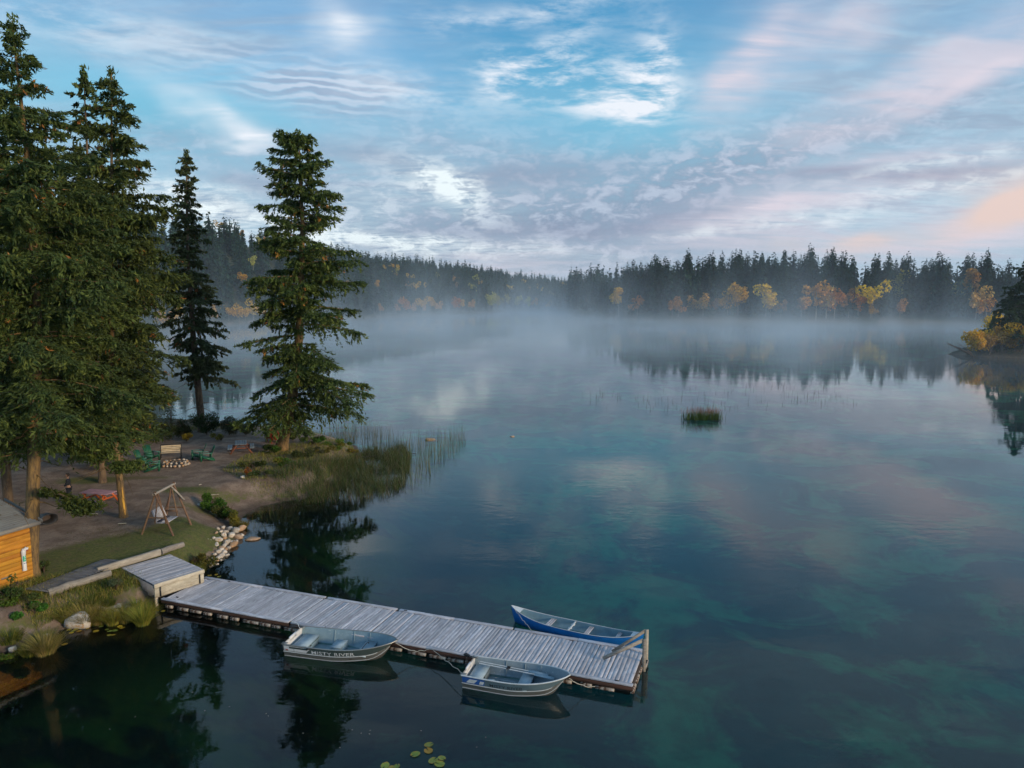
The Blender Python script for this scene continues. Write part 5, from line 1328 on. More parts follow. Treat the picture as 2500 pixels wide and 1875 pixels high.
# white tube bin with elbow mouth and green label
tb = Vector(at(50, 1372, 1.85)); cm = (Matrix.Translation(cab.location) @ Matrix.Rotation(cab.rotation_euler.z, 4, 'Z'))
loc_t = cm.inverted() @ tb; loc_t.y = -.12; 
bx = -.38
tbn = tag(empty('tube_bin', cm @ Vector((bx, -.12, .62)), cab.rotation_euler.z), 'white pipe bin with curved mouth and green label on the cabin wall', 'bin')
part('pipe', M_WHITE, tbn, [tube([(0, 0, 0), (0, 0, .05), (0, 0, .72)], [.088, .08, .08], 16), tube([(0, 0, .70), (0, -.0, .80), (.03, -.01, .88), (.09, -.02, .91), (.14, -.03, .88)], [.088, .09, .09, .09, .088], 14)], True)
part('mouth', M_BLACK, tbn, [tube([(.139, -.029, .881), (.143, -.031, .878)], [.078, .07], 12), (np.array([(.1435, -.031, .8775)] + [(.143 + .0, -.031 + .072 * math.cos(a), .878 + .06 * math.sin(a)) for a in np.linspace(0, 6, 12)]), np.array([(0, i, i + 1) for i in range(1, 12)]))])  # black disc stands for the shaded inside of the open pipe
part('red_cap', pbr('red_plastic', (.5, .06, .05), rough=.5), tbn, [box_vf((.10, -.10, .85), (.05, .02, .06))])
M_LBL = pbr('green_label', (.02, .42, .26), (.02, .38, .23), 4, rough=.6)
def curved_label(z0, z1, mat, a0=-2.5, a1=-.6, rad=.0825, name='label'):
    aa = np.linspace(a0, a1, 9); v = np.array([(rad * math.cos(a), rad * math.sin(a), z) for a in aa for z in (z0, z1)])
    return part(name, mat, tbn, [(v, np.array([(2 * i, 2 * i + 2, 2 * i + 3, 2 * i + 1) for i in range(8)]))])
curved_label(.40, .64, M_LBL)
for z in (.60, .55, .49, .45): curved_label(z, z + .025, M_WHITE, -2.0 + (z * 7 % .3), -1.1 - (z * 11 % .3), .0838, 'print_line')
curved_label(.30, .33, pbr('blue_print', (.05, .12, .3)), -2.3, -1.7, .0832, 'print_mark'); curved_label(.29, .35, bpy.data.materials['blue_print'], -1.2, -.9, .0832, 'print_mark')
# low shelf by the wall and dark rocks under it
sh = ground_at(36, 1428)
shf = tag(empty('plank_bench', (sh.x, sh.y, sh.z), cab.rotation_euler.z + R(6)), 'weathered plank bench below the orange cabin wall', 'bench')
part('top', M_LOG, shf, [box_vf((.1, .12, .46), (1.3, .36, .05))])
for s in (-1, 1): part('leg', M_DARK, shf, [box_vf((.1 + s * .5, .12, .22), (.08, .3, .44))])
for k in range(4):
    o = stone(30 + 12 * k, 1436 - 3 * k, .34, 'dark rock under the plank bench', group='dark rocks under the plank bench', me=None)
    o.data = o.data.copy(); o.data.materials.clear(); o.data.materials.append(M_DARK)
# black tub lying behind the trunk
tp_ = ground_at(112, 1282)
tub = tag(empty('plastic_tub', tp_ + Vector((.0, .15, .12)), R(-35)), 'black plastic tub tipped on its side behind the thick trunk', 'tub')
def tubpt(k, r0, x): a = k * 2 * math.pi / 14; e = 2.6; c_, s_ = math.cos(a), math.sin(a); return (x, r0 * .62 * np.sign(c_) * abs(c_) ** (2 / e), r0 * .42 * np.sign(s_) * abs(s_) ** (2 / e) + .2)
vv = np.array([tubpt(k, r0, x) for (r0, x) in ((.50, -.35), (.62, .25), (.66, .25), (.66, .28), (.58, .28), (.46, -.30)) for k in range(14)])
part('shell', M_BLACK, tub, [(vv, np.array([(i * 14 + k, i * 14 + (k + 1) % 14, (i + 1) * 14 + (k + 1) % 14, (i + 1) * 14 + k) for i in range(5) for k in range(14)])), (vv[:14], np.array([(0, i, i + 1) for i in range(1, 13)]))], False)
part('tub_floor', M_DARK, tub, [(vv[-14:], np.array([(0, i + 1, i) for i in range(1, 13)]))])

# scraps lying on the trodden ground
for px, py, L, rz, lb in ((513, 1200, .5, 20, 'short pale stick on the dirt between swing and picnic table'), (485, 1185, .2, 60, 'small cream scrap of wood on the dirt path'), (288, 1280, .4, 15, 'pale split stick on the lawn near the scarred trunk'),
                          (487, 1216, .2, 80, 'tiny yellow scrap near the bright green bush'), (220, 1256, .4, 5, 'grey flat stick below the pink picnic table'), (540, 1205, .15, 30, 'little white chip near the shore of the cove')):
    g_ = ground_at(px, py); o = link('stick', chip_beam(int(px), L, .07, .03), M_TIMBER, None, (g_.x, g_.y, g_.z + .03), (0, 0, R(rz))); tag(o, lb, 'stick')

# ------------------------------------------------------------------ person in dark clothes, standing behind the boughs
def skin_figure(name, joints, edges, mat, parent, root=0, sub=2):
    me = bpy.data.meshes.new(name); me.from_pydata([j[0] for j in joints], edges, []); o = bpy.data.objects.new(name, me); COL.objects.link(o)
    o.modifiers.new('skin', 'SKIN'); sv = me.skin_vertices[0].data
    for i, j in enumerate(joints): sv[i].radius = j[1] if isinstance(j[1], tuple) else (j[1], j[1]); sv[i].use_root = i == root
    s = o.modifiers.new('sub', 'SUBSURF'); s.levels = sub; s.render_levels = sub
    dg = bpy.context.evaluated_depsgraph_get(); m2 = bpy.data.meshes.new_from_object(o.evaluated_get(dg)); m2.name = name
    bpy.data.objects.remove(o); m2.materials.clear()
    for p_ in m2.polygons: p_.use_smooth = True
    return link(name, m2, mat, parent)
pp = ground_at(171, 1229)
per = tag(empty('person', pp, R(-70)), 'person in dark jacket and trousers standing by the pink picnic table', 'person')
M_SKIN = pbr('skin', (.42, .24, .16), (.36, .20, .13), 6, rough=.6); M_NAVY = pbr('navy_trousers', (.012, .016, .026), (.02, .025, .036), 8, rough=.9); M_JACK = pbr('dark_jacket', (.014, .016, .022), (.024, .026, .034), 8, rough=.85); M_HAIR = pbr('brown_hair', (.05, .03, .02), (.03, .02, .014), 12, rough=.8)
# body: one continuous figure, facing -y in its own frame, left foot forward, forearms raised in front
bj = [((0, 0, .96), .13), ((0, -.01, 1.16), (.14, .11)), ((0, -.02, 1.36), (.17, .11)), ((0, -.02, 1.50), .058), ((0, -.035, 1.58), .055), ((0, -.045, 1.66), (.078, .095)), ((0, -.04, 1.75), (.070, .088)),
      ((.19, -.02, 1.42), .06), ((.25, -.03, 1.16), .046), ((.17, -.25, 1.08), .034), ((-.19, -.02, 1.42), .06), ((-.25, -.04, 1.16), .046), ((-.15, -.27, 1.12), .034),
      ((.10, 0, .90), .10), ((.11, -.06, .50), .062), ((.11, .0, .09), .042), ((.12, -.15, .045), .038), ((-.10, 0, .90), .10), ((-.11, .02, .50), .062), ((-.12, .12, .09), .042), ((-.13, -.02, .045), .038)]
be = [(0, 1), (1, 2), (2, 3), (3, 4), (4, 5), (5, 6), (2, 7), (7, 8), (8, 9), (2, 10), (10, 11), (11, 12), (0, 13), (13, 14), (14, 15), (15, 16), (0, 17), (17, 18), (18, 19), (19, 20)]
skin_figure('body', bj, be, M_SKIN, per)
def grow(ids, k, cut=None): return [(bj[i][0], tuple(q * k for q in bj[i][1]) if isinstance(bj[i][1], tuple) else bj[i][1] * k) for i in ids]
skin_figure('jacket', [((0, 0, .93), (.165, .135))] + grow([1, 2], 1.16) + [((0, -.02, 1.47), .075)] + grow([7, 8], 1.28) + [((.185, -.21, 1.095), .046)] + grow([10, 11], 1.28) + [((-.165, -.235, 1.125), .046)],
            [(0, 1), (1, 2), (2, 3), (2, 4), (4, 5), (5, 6), (2, 7), (7, 8), (8, 9)], M_JACK, per)
skin_figure('trousers', [((0, 0, .97), (.145, .125)), ((.10, 0, .88), .118), ((.11, -.06, .50), .080), ((.11, .0, .10), .062), ((-.10, 0, .88), .118), ((-.11, .02, .50), .080), ((-.12, .12, .10), .062)], [(0, 1), (1, 2), (2, 3), (0, 4), (4, 5), (5, 6)], M_NAVY, per)
skin_figure('shoe', [((.11, .05, .05), .05), ((.125, -.20, .04), (.045, .035))], [(0, 1)], M_BLACK, per); skin_figure('shoe', [((-.12, .17, .05), .05), ((-.135, -.08, .04), (.045, .035))], [(0, 1)], M_BLACK, per)
skin_figure('hair', [((0, -.01, 1.70), (.085, .095)), ((0, -.02, 1.79), (.070, .085)), ((0, .03, 1.64), (.07, .05))], [(0, 1), (0, 2)], M_HAIR, per)
part('face', M_SKIN, per, [tube([(0, -.130, 1.70), (0, -.150, 1.665), (0, -.135, 1.655)], [.009, .015, .008], 6)], True)
for s in (-1, 1): part('ear', M_SKIN, per, [tube([(s * .083, -.03, 1.70), (s * .088, -.02, 1.665)], [.016, .011], 6)], True); part('eye', M_BLACK, per, [tube([(s * .030, -.128, 1.695), (s * .030, -.133, 1.695)], [.008, .006], 6)])
part('mouth', pbr('lips', (.35, .13, .10)), per, [tube([(-.022, -.128, 1.625), (0, -.134, 1.623), (.022, -.128, 1.625)], [.004, .006, .004], 6)])
def hand(wx, wy, wz, sgn):
    J = [((wx, wy, wz), .026), ((wx - sgn * .01, wy - .05, wz), (.038, .018)), ((wx - sgn * .015, wy - .09, wz - .005), (.036, .016))]; E = [(0, 1), (1, 2)]
    h = skin_figure('hand', J, E, M_SKIN, per, sub=1)
    for k, (dx, L) in enumerate(((-.030, .060), (-.010, .075), (.010, .070), (.028, .055))):
        b = (wx - sgn * .015 + dx, wy - .10, wz - .005); F = [(b, .0095), ((b[0], b[1] - L * .5, b[2] - .008), .009), ((b[0], b[1] - L * .78, b[2] - .035), .0075)]
        skin_figure('finger', F, [(0, 1), (1, 2)], M_SKIN, h, sub=1)
    b = (wx - sgn * .035, wy - .04, wz); skin_figure('thumb', [(b, .012), ((b[0] - sgn * .03, b[1] - .035, b[2] + .01), .010), ((b[0] - sgn * .03, b[1] - .065, b[2]), .008)], [(0, 1), (1, 2)], M_SKIN, h, sub=1)
hand(.17, -.25, 1.08, 1); hand(-.15, -.27, 1.12, -1)

# ------------------------------------------------------------------ grass, reeds and shrubs
def blades(x, y, z, h, w, lean, seed, cols, segs=2, flop=.5, dirbias=None):
    """tapering bent blades; one curved strip each"""
    r = np.random.default_rng(seed); n = len(x)
    a = r.uniform(0, 6.283, n); dv = np.stack([np.cos(a), np.sin(a)], 1)
    if dirbias is not None: dv = unit(dv * .7 + np.array(dirbias))
    lean = lean * r.uniform(.3, 1.4, n); sd = np.stack([-dv[:, 1], dv[:, 0]], 1); rot = r.uniform(-1, 1, n)[:, None]; sd = sd + dv * rot; sd /= np.linalg.norm(sd, axis=1, keepdims=True)
    V = []; 
    for k in range(segs + 1):
        t = k / segs; ww = w * (1 - t * .85) * .5
        cx_ = x + dv[:, 0] * lean * h * t ** 1.8; cy_ = y + dv[:, 1] * lean * h * t ** 1.8; cz_ = z + h * t * (1 - flop * lean * t)
        V.append(np.stack([cx_ - sd[:, 0] * ww, cy_ - sd[:, 1] * ww, cz_], 1))
        V.append(np.stack([cx_ + sd[:, 0] * ww, cy_ + sd[:, 1] * ww, cz_], 1))
    v = np.stack(V, 1).reshape(-1, 3); m = 2 * (segs + 1); i = np.arange(n)[:, None] * m; F = []
    for k in range(segs):
        b = 2 * k; F.append(np.concatenate([i + b, i + b + 1, i + b + 3], 1)); F.append(np.concatenate([i + b, i + b + 3, i + b + 2], 1))
    cols = np.array(cols); ci = r.integers(0, len(cols), n); c1 = cols[ci] * r.uniform(.7, 1.3, (n, 1))
    cc = np.repeat(c1, m, axis=0)
    return v, np.concatenate(F), cc
TAN = [(.42, .32, .11), (.34, .27, .09), (.28, .25, .06), (.20, .20, .045)]
YEL = [(.33, .31, .05), (.25, .27, .04), (.18, .22, .035), (.38, .30, .06)]
GRN = [(.09, .15, .025), (.13, .18, .03), (.07, .11, .02), (.20, .21, .04)]
REED = [(.08, .13, .04), (.12, .13, .05), (.17, .145, .075), (.06, .115, .035), (.22, .18, .10), (.10, .17, .04), (.05, .10, .03)]
def tussock(px, py, h, rad, cols, n, label, group, seed, name='grass_tussock', z=None, lean=.62):
    h *= .80; n = int(n * .62)
    g_ = ground_at(px, py)
    r = np.random.default_rng(seed); a = r.uniform(0, 6.283, n); q = rad * np.sqrt(r.random(n)) * .6; x = np.cos(a) * q; y = np.sin(a) * q
    v, f, c_ = blades(x, y, np.full(n, -.05), h * r.uniform(.6, 1.15, n), np.full(n, .020), lean, seed, cols, 4, .30)
    o = link(name, np_mesh(name, v, f, c_), M_BLADE, None, (g_.x, g_.y, max(g_.z, 0)))
    return tag(o, label, 'grass', group)
tl = 'tall grass tussocks on the bank below the landing'
for k, (px, py, h, rad, cols, n, lb) in enumerate([
    (206, 1468, 1.1, .55, TAN + YEL[:1], 1400, 'big arching tan grass tussock right of the angular pale rock'), (106, 1528, 1.05, .55, TAN, 1400, 'tan grass tussock leaning over the water left of the angular rock'),
    (158, 1468, .7, .45, YEL, 900, 'yellow-green grass tussock above the angular pale rock'), (240, 1466, .95, .45, TAN + YEL, 1100, 'tan grass tussock above the white rounded rock'),
    (272, 1468, .85, .40, YEL, 900, 'short yellow grass tussock in the middle of the bank'), (302, 1462, .85, .42, TAN + YEL, 1000, 'grass tussock just left of the landing corner tussock'),
    (345, 1466, .95, .42, YEL, 1200, 'upright yellow-green tussock against the landing corner'), (222, 1446, .55, .5, GRN + TAN[:1], 800, 'low grey-green grass beside the long bleached log'),
    (70, 1528, .55, .5, YEL + GRN, 900, 'short weedy grass above the lower left rocks'),
    (356, 1450, .85, .35, YEL + TAN[:1], 900, 'yellow-green tussock hugging the side of the landing'), (334, 1440, .85, .4, YEL + GRN[:1], 900, 'golden tussock beside the middle of the landing edge'), (262, 1440, .45, .4, GRN, 600, 'low green grass under the grey-green bush'), (320, 1450, .5, .4, GRN + YEL[:1], 600, 'low grass along the side board of the landing'),
    (95, 1500, .5, .6, GRN, 900, 'green grass patch below the boardwalk end'), (20, 1510, .6, .6, GRN + YEL[:1], 900, 'green weedy grass in front of the plank bench')]):
    tussock(px, py, h, rad, cols, n, lb, tl, 700 + k)
tussock(466, 1352, .80, .75, YEL + GRN, 1500, 'green-gold grass clump between the landing and the stone bank', 'grass clumps by the stone bank', 740, lean=.5)
tussock(440, 1358, .60, .5, YEL, 900, 'shorter golden grass clump behind the landing corner', 'grass clumps by the stone bank', 741, lean=.5)
tussock(588, 1290, .6, .55, [(.30, .22, .04), (.22, .19, .04), (.13, .15, .03)], 1400, 'rusty gold grass clump at the end of the stone bank', 'grass clumps by the stone bank', 742, lean=.5)

def bush(px, py, w, d, h, n, cols, label, group, seed, leaf=.10, name='bush', stems=14, off=(0, 0), bare=False, cat='bush'):
    g_ = ground_at(px, py) + Vector((*off, 0)); r = np.random.default_rng(seed); ac = Acc()
    k = max(5, int(w * 5)); cen = np.stack([r.normal(0, w * .26, k), r.normal(0, d * .26, k), h * r.uniform(.25, .8, k)], 1); rad = h * r.uniform(.18, .34, k)
    i = r.integers(0, k, n); p = cen[i] + unit(r.normal(0, 1, (n, 3))) * (r.random(n) ** .45)[:, None] * rad[i][:, None] * np.array([w / h * .55 + .5, d / h * .55 + .5, 1.])
    p[:, 2] = np.abs(p[:, 2]) + .02; sz = leaf * r.uniform(.6, 1.4, n)
    v, f = leaf_quads(p, r.normal(0, 1, (n, 3)) + [0, 0, .4], r.normal(0, 1, (n, 3)), sz, sz * .6)
    cols = np.array(cols); cl = cols[r.integers(0, len(cols), k)][i] * .6 + cols[r.integers(0, len(cols), n)] * .4
    ac.add(v, f, np.repeat(cl * r.uniform(.7, 1.35, (n, 1)), 4, axis=0))
    for s in range(stems):
        a = r.uniform(0, 6.28); q = r.uniform(.3, .62 if not bare else .9); e = np.array([math.cos(a) * w * q, math.sin(a) * d * q, h * r.uniform(.7, 1.2)])
        t = np.linspace(0, 1, 4)[:, None]; pth = e * t * np.array([1, 1, 1]) ; pth[:, 2] = e[2] * np.sqrt(t[:, 0]); pth[1:] += r.normal(0, .03, (3, 3))
        ac.add(*tube(pth, np.linspace(.014, .005, 4), 3), np.array([.16, .12, .09]) * r.uniform(.7, 1.3))
    o = link(name, ac.mesh(name), M_LEAF, None, g_); return tag(o, label, cat, group)
GB = [(.05, .085, .025), (.08, .11, .03), (.10, .12, .035)]; BRT = [(.06, .17, .02), (.10, .20, .025), (.05, .12, .02)]; GLD = [(.20, .17, .03), (.14, .14, .03), (.26, .18, .03)]; DGN = [(.025, .05, .022), (.04, .065, .025), (.05, .06, .02)]; GRY = [(.10, .12, .07), (.14, .13, .08), (.07, .09, .05)]
bush(512, 1250, 1.3, 1.0, 1.1, 3600, BRT, 'bright green leafy bush behind the swing lawn', None, 801, .09)
bush(552, 1268, 1.25, 1.0, .95, 3200, GB + BRT[:1] + GLD[:1], 'mixed green bush between the bright one and the cove', None, 802, .09)
bush(575, 1282, 1.1, .9, .85, 2600, GLD + GB[:1], 'golden-green bush hanging over the stone bank', None, 803, .09)
bush(480, 1342, 1.0, .8, .8, 2600, GB + GLD, 'low yellowing bush beside the grey beach log', None, 804, .08)
bush(284, 1432, .62, .5, .62, 2000, [(.07, .10, .05), (.10, .12, .06)], 'round grey-green bush at the landing corner above the grass', None, 805, .07)
bush(28, 1425, 1.0, .9, 1.0, 2600, GB + BRT[:1], 'leafy green bush in front of the cabin wall at the left edge', None, 806, .09, off=(-.3, -.5))
bush(25, 1478, 1.5, 1.1, .7, 3600, BRT + GB, 'sprawling bright green weeds on the lower left bank', None, 807, .10)
bush(85, 1478, 1.2, .9, .5, 2600, GB + BRT, 'low leafy weeds at the foot of the boardwalk', None, 808, .09)
bush(12, 1578, 1.5, .6, .85, 2400, GB + GLD[:1], 'green weeds at the water edge in the lower left corner', None, 812, .09)
bush(-60, 1590, 1.6, .7, 1.0, 2400, GB + BRT[:1], 'leafy bank weeds running out of the frame at lower left', None, 813, .09)
bush(60, 1556, 1.3, .5, .35, 1500, GLD + GB, 'golden creeping weeds between the lower left rocks', None, 811, .08)
bush(10, 1530, 1.0, .7, .45, 1800, GLD + BRT, 'yellow leafy weeds above the lower left rocks', None, 809, .09)
bush(108, 1400, .4, .4, .6, 700, GB, 'thin green sapling at the foot of the thick trunk', None, 810, .08)
# far bank shrubs behind the fire pit
fb = [(450, 1068, 1.6, 1.2, 1.5, 2600, DGN, 'dark bushy shrub left of the slim spire foot'), (505, 1062, 2.0, 1.4, 1.9, 3600, DGN + GB[:1], 'large dark shrub around the slim spire foot'), (560, 1062, 1.8, 1.2, 1.5, 2600, GRY + DGN[:1], 'grey-green twiggy shrub right of the slim spire'),
      (600, 1062, 1.3, 1.0, 1.1, 1500, GRY, 'pale twiggy shrub at the right end of the far bank thicket'), (415, 1072, 1.4, 1.0, 1.4, 1800, GB + DGN, 'green shrub by the thin lakeside sapling'), (385, 1076, 1.5, 1.0, 1.2, 1600, DGN, 'dark shrub at the left end of the far bank thicket'),
      (455, 1078, .9, .5, .7, 900, [(.40, .28, .03), (.30, .24, .04)], 'small yellow shrub in the far bank thicket'), (540, 1076, 1.0, .5, .6, 900, [(.20, .20, .04), (.26, .20, .04)], 'low yellow-green shrub before the large dark shrub'),
      (350, 1082, 1.2, .8, .9, 1200, DGN + GB, 'low shrub behind the farthest left green chair')]
for k, (px, py, w, d, h, n, cols, lb) in enumerate(fb): bush(px, py, w, d, h, n, cols, lb, 'shrubs along the far bank', 820 + k, .12, stems=26, bare='twiggy' in lb)
# thin sapling and slim birch on the far bank
bush(418, 1058, .8, .8, 3.3, 900, [(.06, .10, .06), (.09, .13, .08)], 'tall thin grey-green sapling standing against the bay water', None, 835, .11, name='sapling', stems=10, cat='tree')
# bank of the spit
sb = [(622, 1150, 1.2, .8, .7, 1700, GB + GLD[:1], 'green-gold weeds at the left end of the spit bank'), (650, 1165, 1.3, .9, .6, 1600, GB, 'low green weeds near the cove shore'), (672, 1108, 1.3, .8, .75, 2200, BRT + GB, 'bright leafy bush at the foot of the leaning spruce'),
      (690, 1140, 1.4, .9, .7, 2000, BRT + GLD[:1], 'yellow-green bush on the spit below the leaning spruce'), (740, 1120, 1.6, 1.0, .7, 2000, GB + GRY[:1], 'dull green bush in the middle of the spit'), (765, 1085, 1.8, .8, .65, 2000, GB + BRT[:1], 'green bushes along the back of the spit'),
      (830, 1098, 1.7, 1.0, .75, 2200, BRT + GLD, 'golden-green bush at the tip of the spit'), (715, 1075, 1.2, .7, .6, 1300, GB, 'low green bush right of the leaning trunk'), (606, 1165, .35, .3, .75, 500, [(.40, .13, .03), (.3, .12, .03)], 'rusty red weed stalks above the single white rock'),
      (790, 1108, 1.5, .9, .55, 1700, GRY + GLD[:1], 'pale grassy bush just before the spit tip'), (862, 1108, .9, .6, .5, 900, GLD, 'small gold bush at the very tip of the spit')]
for k, (px, py, w, d, h, n, cols, lb) in enumerate(sb): bush(px, py, w, d, h, n, cols, lb, 'bushes on the grassy spit', 850 + k, .10, stems=12)

# grass and reeds too many to count
def scatter_poly(pts, n, seed):
    r = np.random.default_rng(seed); P = np.array([at(px, py)[:2] for px, py in pts]); lo_, hi_ = P.min(0), P.max(0); out = np.empty((0, 2))
    while len(out) < n:
        q = r.uniform(lo_, hi_, (n * 2, 2)); ins = np.zeros(len(q), bool); a = P; b = np.roll(P, -1, 0)
        for (ax, ay), (bx, by) in zip(a, b):
            cr = (ay > q[:, 1]) != (by > q[:, 1])
            with np.errstate(divide='ignore', invalid='ignore'): xi = ax + (q[:, 1] - ay) * (bx - ax) / (by - ay)
            ins ^= cr & (q[:, 0] < xi)
        out = np.concatenate([out, q[ins]])
    return out[:n]
def field(name, pts, n, h, w, cols, seed, lean, label, thin=None, dirbias=None, flop=.4, zmin=None, segs=3):
    q = scatter_poly(pts, n, seed); r = np.random.default_rng(seed + 1)
    if thin is not None: q = q[r.random(len(q)) < thin(q[:, 0], q[:, 1])]
    z = np.maximum(ground_h(q[:, 0], q[:, 1]), -.15)
    if zmin is not None: q = q[z > zmin]; z = z[z > zmin]
    v, f, c_ = blades(q[:, 0], q[:, 1], z - .03, h * r.uniform(.55, 1.2, len(q)), np.full(len(q), w), lean, seed + 2, cols, segs, flop, dirbias)
    o = link(name, np_mesh(name, v, f, c_), M_BLADE); return tag(o, label, 'grass', kind='stuff')
field('reeds', [(668, 1224), (672, 1200), (730, 1178), (800, 1158), (860, 1128), (895, 1104), (985, 1088), (1002, 1110), (1000, 1150), (985, 1190), (960, 1208), (900, 1222), (800, 1228), (700, 1228)], 19000, .98, .024, REED, 901, .6, 'thick brown and green reed bed off the spit',
      thin=lambda x, y: np.clip(1.25 - (x + 11.0) * .16 - np.clip(y - 55, 0, 99) * .03, .10, 1) * (.18 + .82 * sstep(vnoise(x, y, .9, 55), .3, .6)))
field('reeds', [(985, 1085), (1130, 1060), (1140, 1085), (1100, 1120), (1010, 1190), (985, 1190)], 520, 1.5, .022, REED[:3], 905, .18, 'sparse thin reeds beyond the reed bed')
field('reeds', [(800, 1040), (900, 1045), (1010, 1095), (900, 1100), (830, 1075)], 420, 1.7, .022, [(.10, .12, .07), (.16, .15, .10)], 909, .2, 'thin pale reeds behind the tip of the spit')
field('reeds', [(640, 1060), (860, 1062), (870, 1080), (700, 1072), (640, 1070)], 600, .9, .022, [(.14, .14, .07), (.18, .16, .09)], 911, .3, 'short reeds on the back shore of the spit')
field('reeds', [(600, 1275), (640, 1245), (700, 1240), (640, 1290), (605, 1300)], 90, .6, .016, REED[:3], 913, .3, 'few dark reed stalks in the cove')
field('reeds', [(1400, 960), (2000, 935), (2100, 990), (1800, 1010), (1450, 1000)], 420, .9, .04, [(.10, .12, .08), (.12, .12, .08)], 915, .12, 'scattered reed tips in the open lake', thin=lambda x, y: .25 + .75 * (vnoise(x, y, 6, 61) > .55))
isl = at(1715, 1024); r = np.random.default_rng(61); n = 760; a = r.uniform(0, 6.28, n); q = np.sqrt(r.random(n)) * r.uniform(.75, 1.15, n)
v, f, c_ = blades(np.cos(a) * q * 2.15, np.sin(a) * q * .62, np.full(n, -.05), 1.35 * r.uniform(.35, 1.3, n) ** .8, np.full(n, .035), .22, 62, [(.07, .15, .03), (.09, .17, .035), (.05, .11, .03)], 3)
top = (v[:, 2] > .8)[:, None]; c_ = np.where(top, np.array([.34, .18, .09]) * r.uniform(.7, 1.2, (len(v), 1)), c_)
tag(link('bulrush_clump', np_mesh('bulrush_clump', v, f, c_), M_BLADE, None, (isl.x, isl.y, 0)), 'dense island of green bulrushes with brown tips in open water', 'reeds')
def lawn_thin(x, y): return np.clip(1.2 * np.exp(-((x + 17.2) / 3.6) ** 2 - ((y - 33.3) / 3.4) ** 2) + .5 * np.exp(-((x + 16.2) / 2) ** 2 - ((y - 36.5) / 2) ** 2), 0, 1)
field('grass', [(90, 1420), (300, 1240), (500, 1230), (545, 1290), (480, 1340), (390, 1345), (240, 1385)], 26000, .065, .02, [(.06, .09, .025), (.10, .11, .04), (.14, .13, .05)], 921, .5, 'short lawn grass between the swing and the boardwalk', thin=lawn_thin, zmin=.5, segs=1)
field('grass', [(0, 1520), (0, 1470), (90, 1474), (170, 1462), (240, 1440), (330, 1440), (370, 1462), (250, 1492), (150, 1525), (90, 1555)], 9000, .34, .02, GRN + TAN[:2] + YEL[:1], 923, .7, 'rough waterside grass on the near bank', zmin=.1, segs=2)
field('grass', [(540, 1190), (600, 1150), (700, 1120), (860, 1095), (870, 1120), (800, 1180), (640, 1225), (600, 1215)], 9000, .30, .022, GRN + YEL[:2] + TAN[:2], 925, .6, 'rough grass covering the spit', zmin=.1, segs=2)
field('grass', [(340, 1080), (640, 1060), (870, 1080), (860, 1090), (640, 1072), (340, 1095)], 4200, .35, .03, GRN + TAN[:2], 927, .6, 'rough grass along the far bank', zmin=.1, segs=2)

# ------------------------------------------------------------------ lily pads
M_PAD = foliage_mat('lily_pad', .1, .45, .4)
def pad_mesh(seed, col_):
    r = np.random.default_rng(seed); n = 18; aa = np.linspace(.22, 2 * math.pi - .22, n); rr_q = 1 + r.normal(0, .03, n)
    rim = np.stack([np.cos(aa) * rr_q, np.sin(aa) * rr_q * .82, .06 + r.uniform(0, .10, n) * (aa > 3)], 1); inn = rim * np.array([.55, .55, .6]); c0 = np.array([[.04, 0, .03]])
    v = np.concatenate([rim, inn, c0]); f = [(i, i + 1, n + i + 1) for i in range(n - 1)] + [(i, n + i + 1, n + i) for i in range(n - 1)] + [(n + i, n + i + 1, 2 * n) for i in range(n - 1)]
    cc = np.array(col_) * r.uniform(.8, 1.2, (len(v), 1)); cc[:n][r.random(n) < .35] = (.32, .22, .03)
    return np_mesh('lily_pad', v, np.array(f), cc)
PADC = [(.14, .22, .03), (.20, .25, .035), (.30, .26, .03), (.38, .26, .02)]
padm = [pad_mesh(950 + k, PADC[k % 4]) for k in range(8)]
for k, (px, py, s, ci, lb) in enumerate([(1047, 1818, .27, 1, 'green lily pad uppermost of the group near the bottom edge'), (1046, 1833, .28, 3, 'yellow lily pad below the uppermost green one'), (1014, 1842, .28, 0, 'green lily pad leftmost of the bottom group'),
                                         (1079, 1851, .24, 5, 'small round lily pad right of the bottom group'), (1058, 1857, .30, 1, 'yellow-rimmed lily pad overlapping the lowest one'), (1073, 1866, .30, 5, 'largest green lily pad, lowest of the bottom group'),
                                         (940, 1869, .28, 1, 'lily pad cut by the bottom edge, left of the group'), (957, 1874, .2, 2, 'small yellowish lily pad at the bottom edge'), (969, 1871, .2, 0, 'small green lily pad at the bottom edge')]):
    p = at(px, py, .01); tag(link('lily_pad', padm[ci], M_PAD, None, (p.x, p.y, .006 + .004 * (k % 3)), (0, 0, k * 1.7 + .5), s / 2 * 1.05), lb, 'lily pad')
near_pads = [(231, 1517), (243, 1520), (226, 1518), (278, 1508), (282, 1507), (311, 1512), (337, 1517), (342, 1514), (205, 1531), (214, 1534), (169, 1538), (178, 1541), (174, 1545), (193, 1541), (186, 1537), (234, 1541), (261, 1537), (293, 1530), (299, 1533),
             (268, 1541), (280, 1540), (277, 1550), (267, 1551), (247, 1530), (158, 1573), (20, 1602), (322, 1500), (330, 1495), (345, 1490), (310, 1494), (290, 1497), (360, 1488), (372, 1486), (385, 1490), (398, 1492), (350, 1494), (512, 1405), (528, 1403), (535, 1408), (198, 1522)]
for k, (px, py) in enumerate(near_pads):
    p = at(px, py, .01); tag(link('lily_pad', padm[(k * 3) % 8 if k % 3 else 3], M_PAD, None, (p.x, p.y, .006 + .003 * (k % 3)), (rb.uniform(-.06, .06), rb.uniform(-.06, .06), rb.uniform(0, 6)), rb.uniform(.07, .12)),
        'small yellow-green lily pad in the dark water below the tussocks', 'lily pad', 'small lily pads below the tussocks')
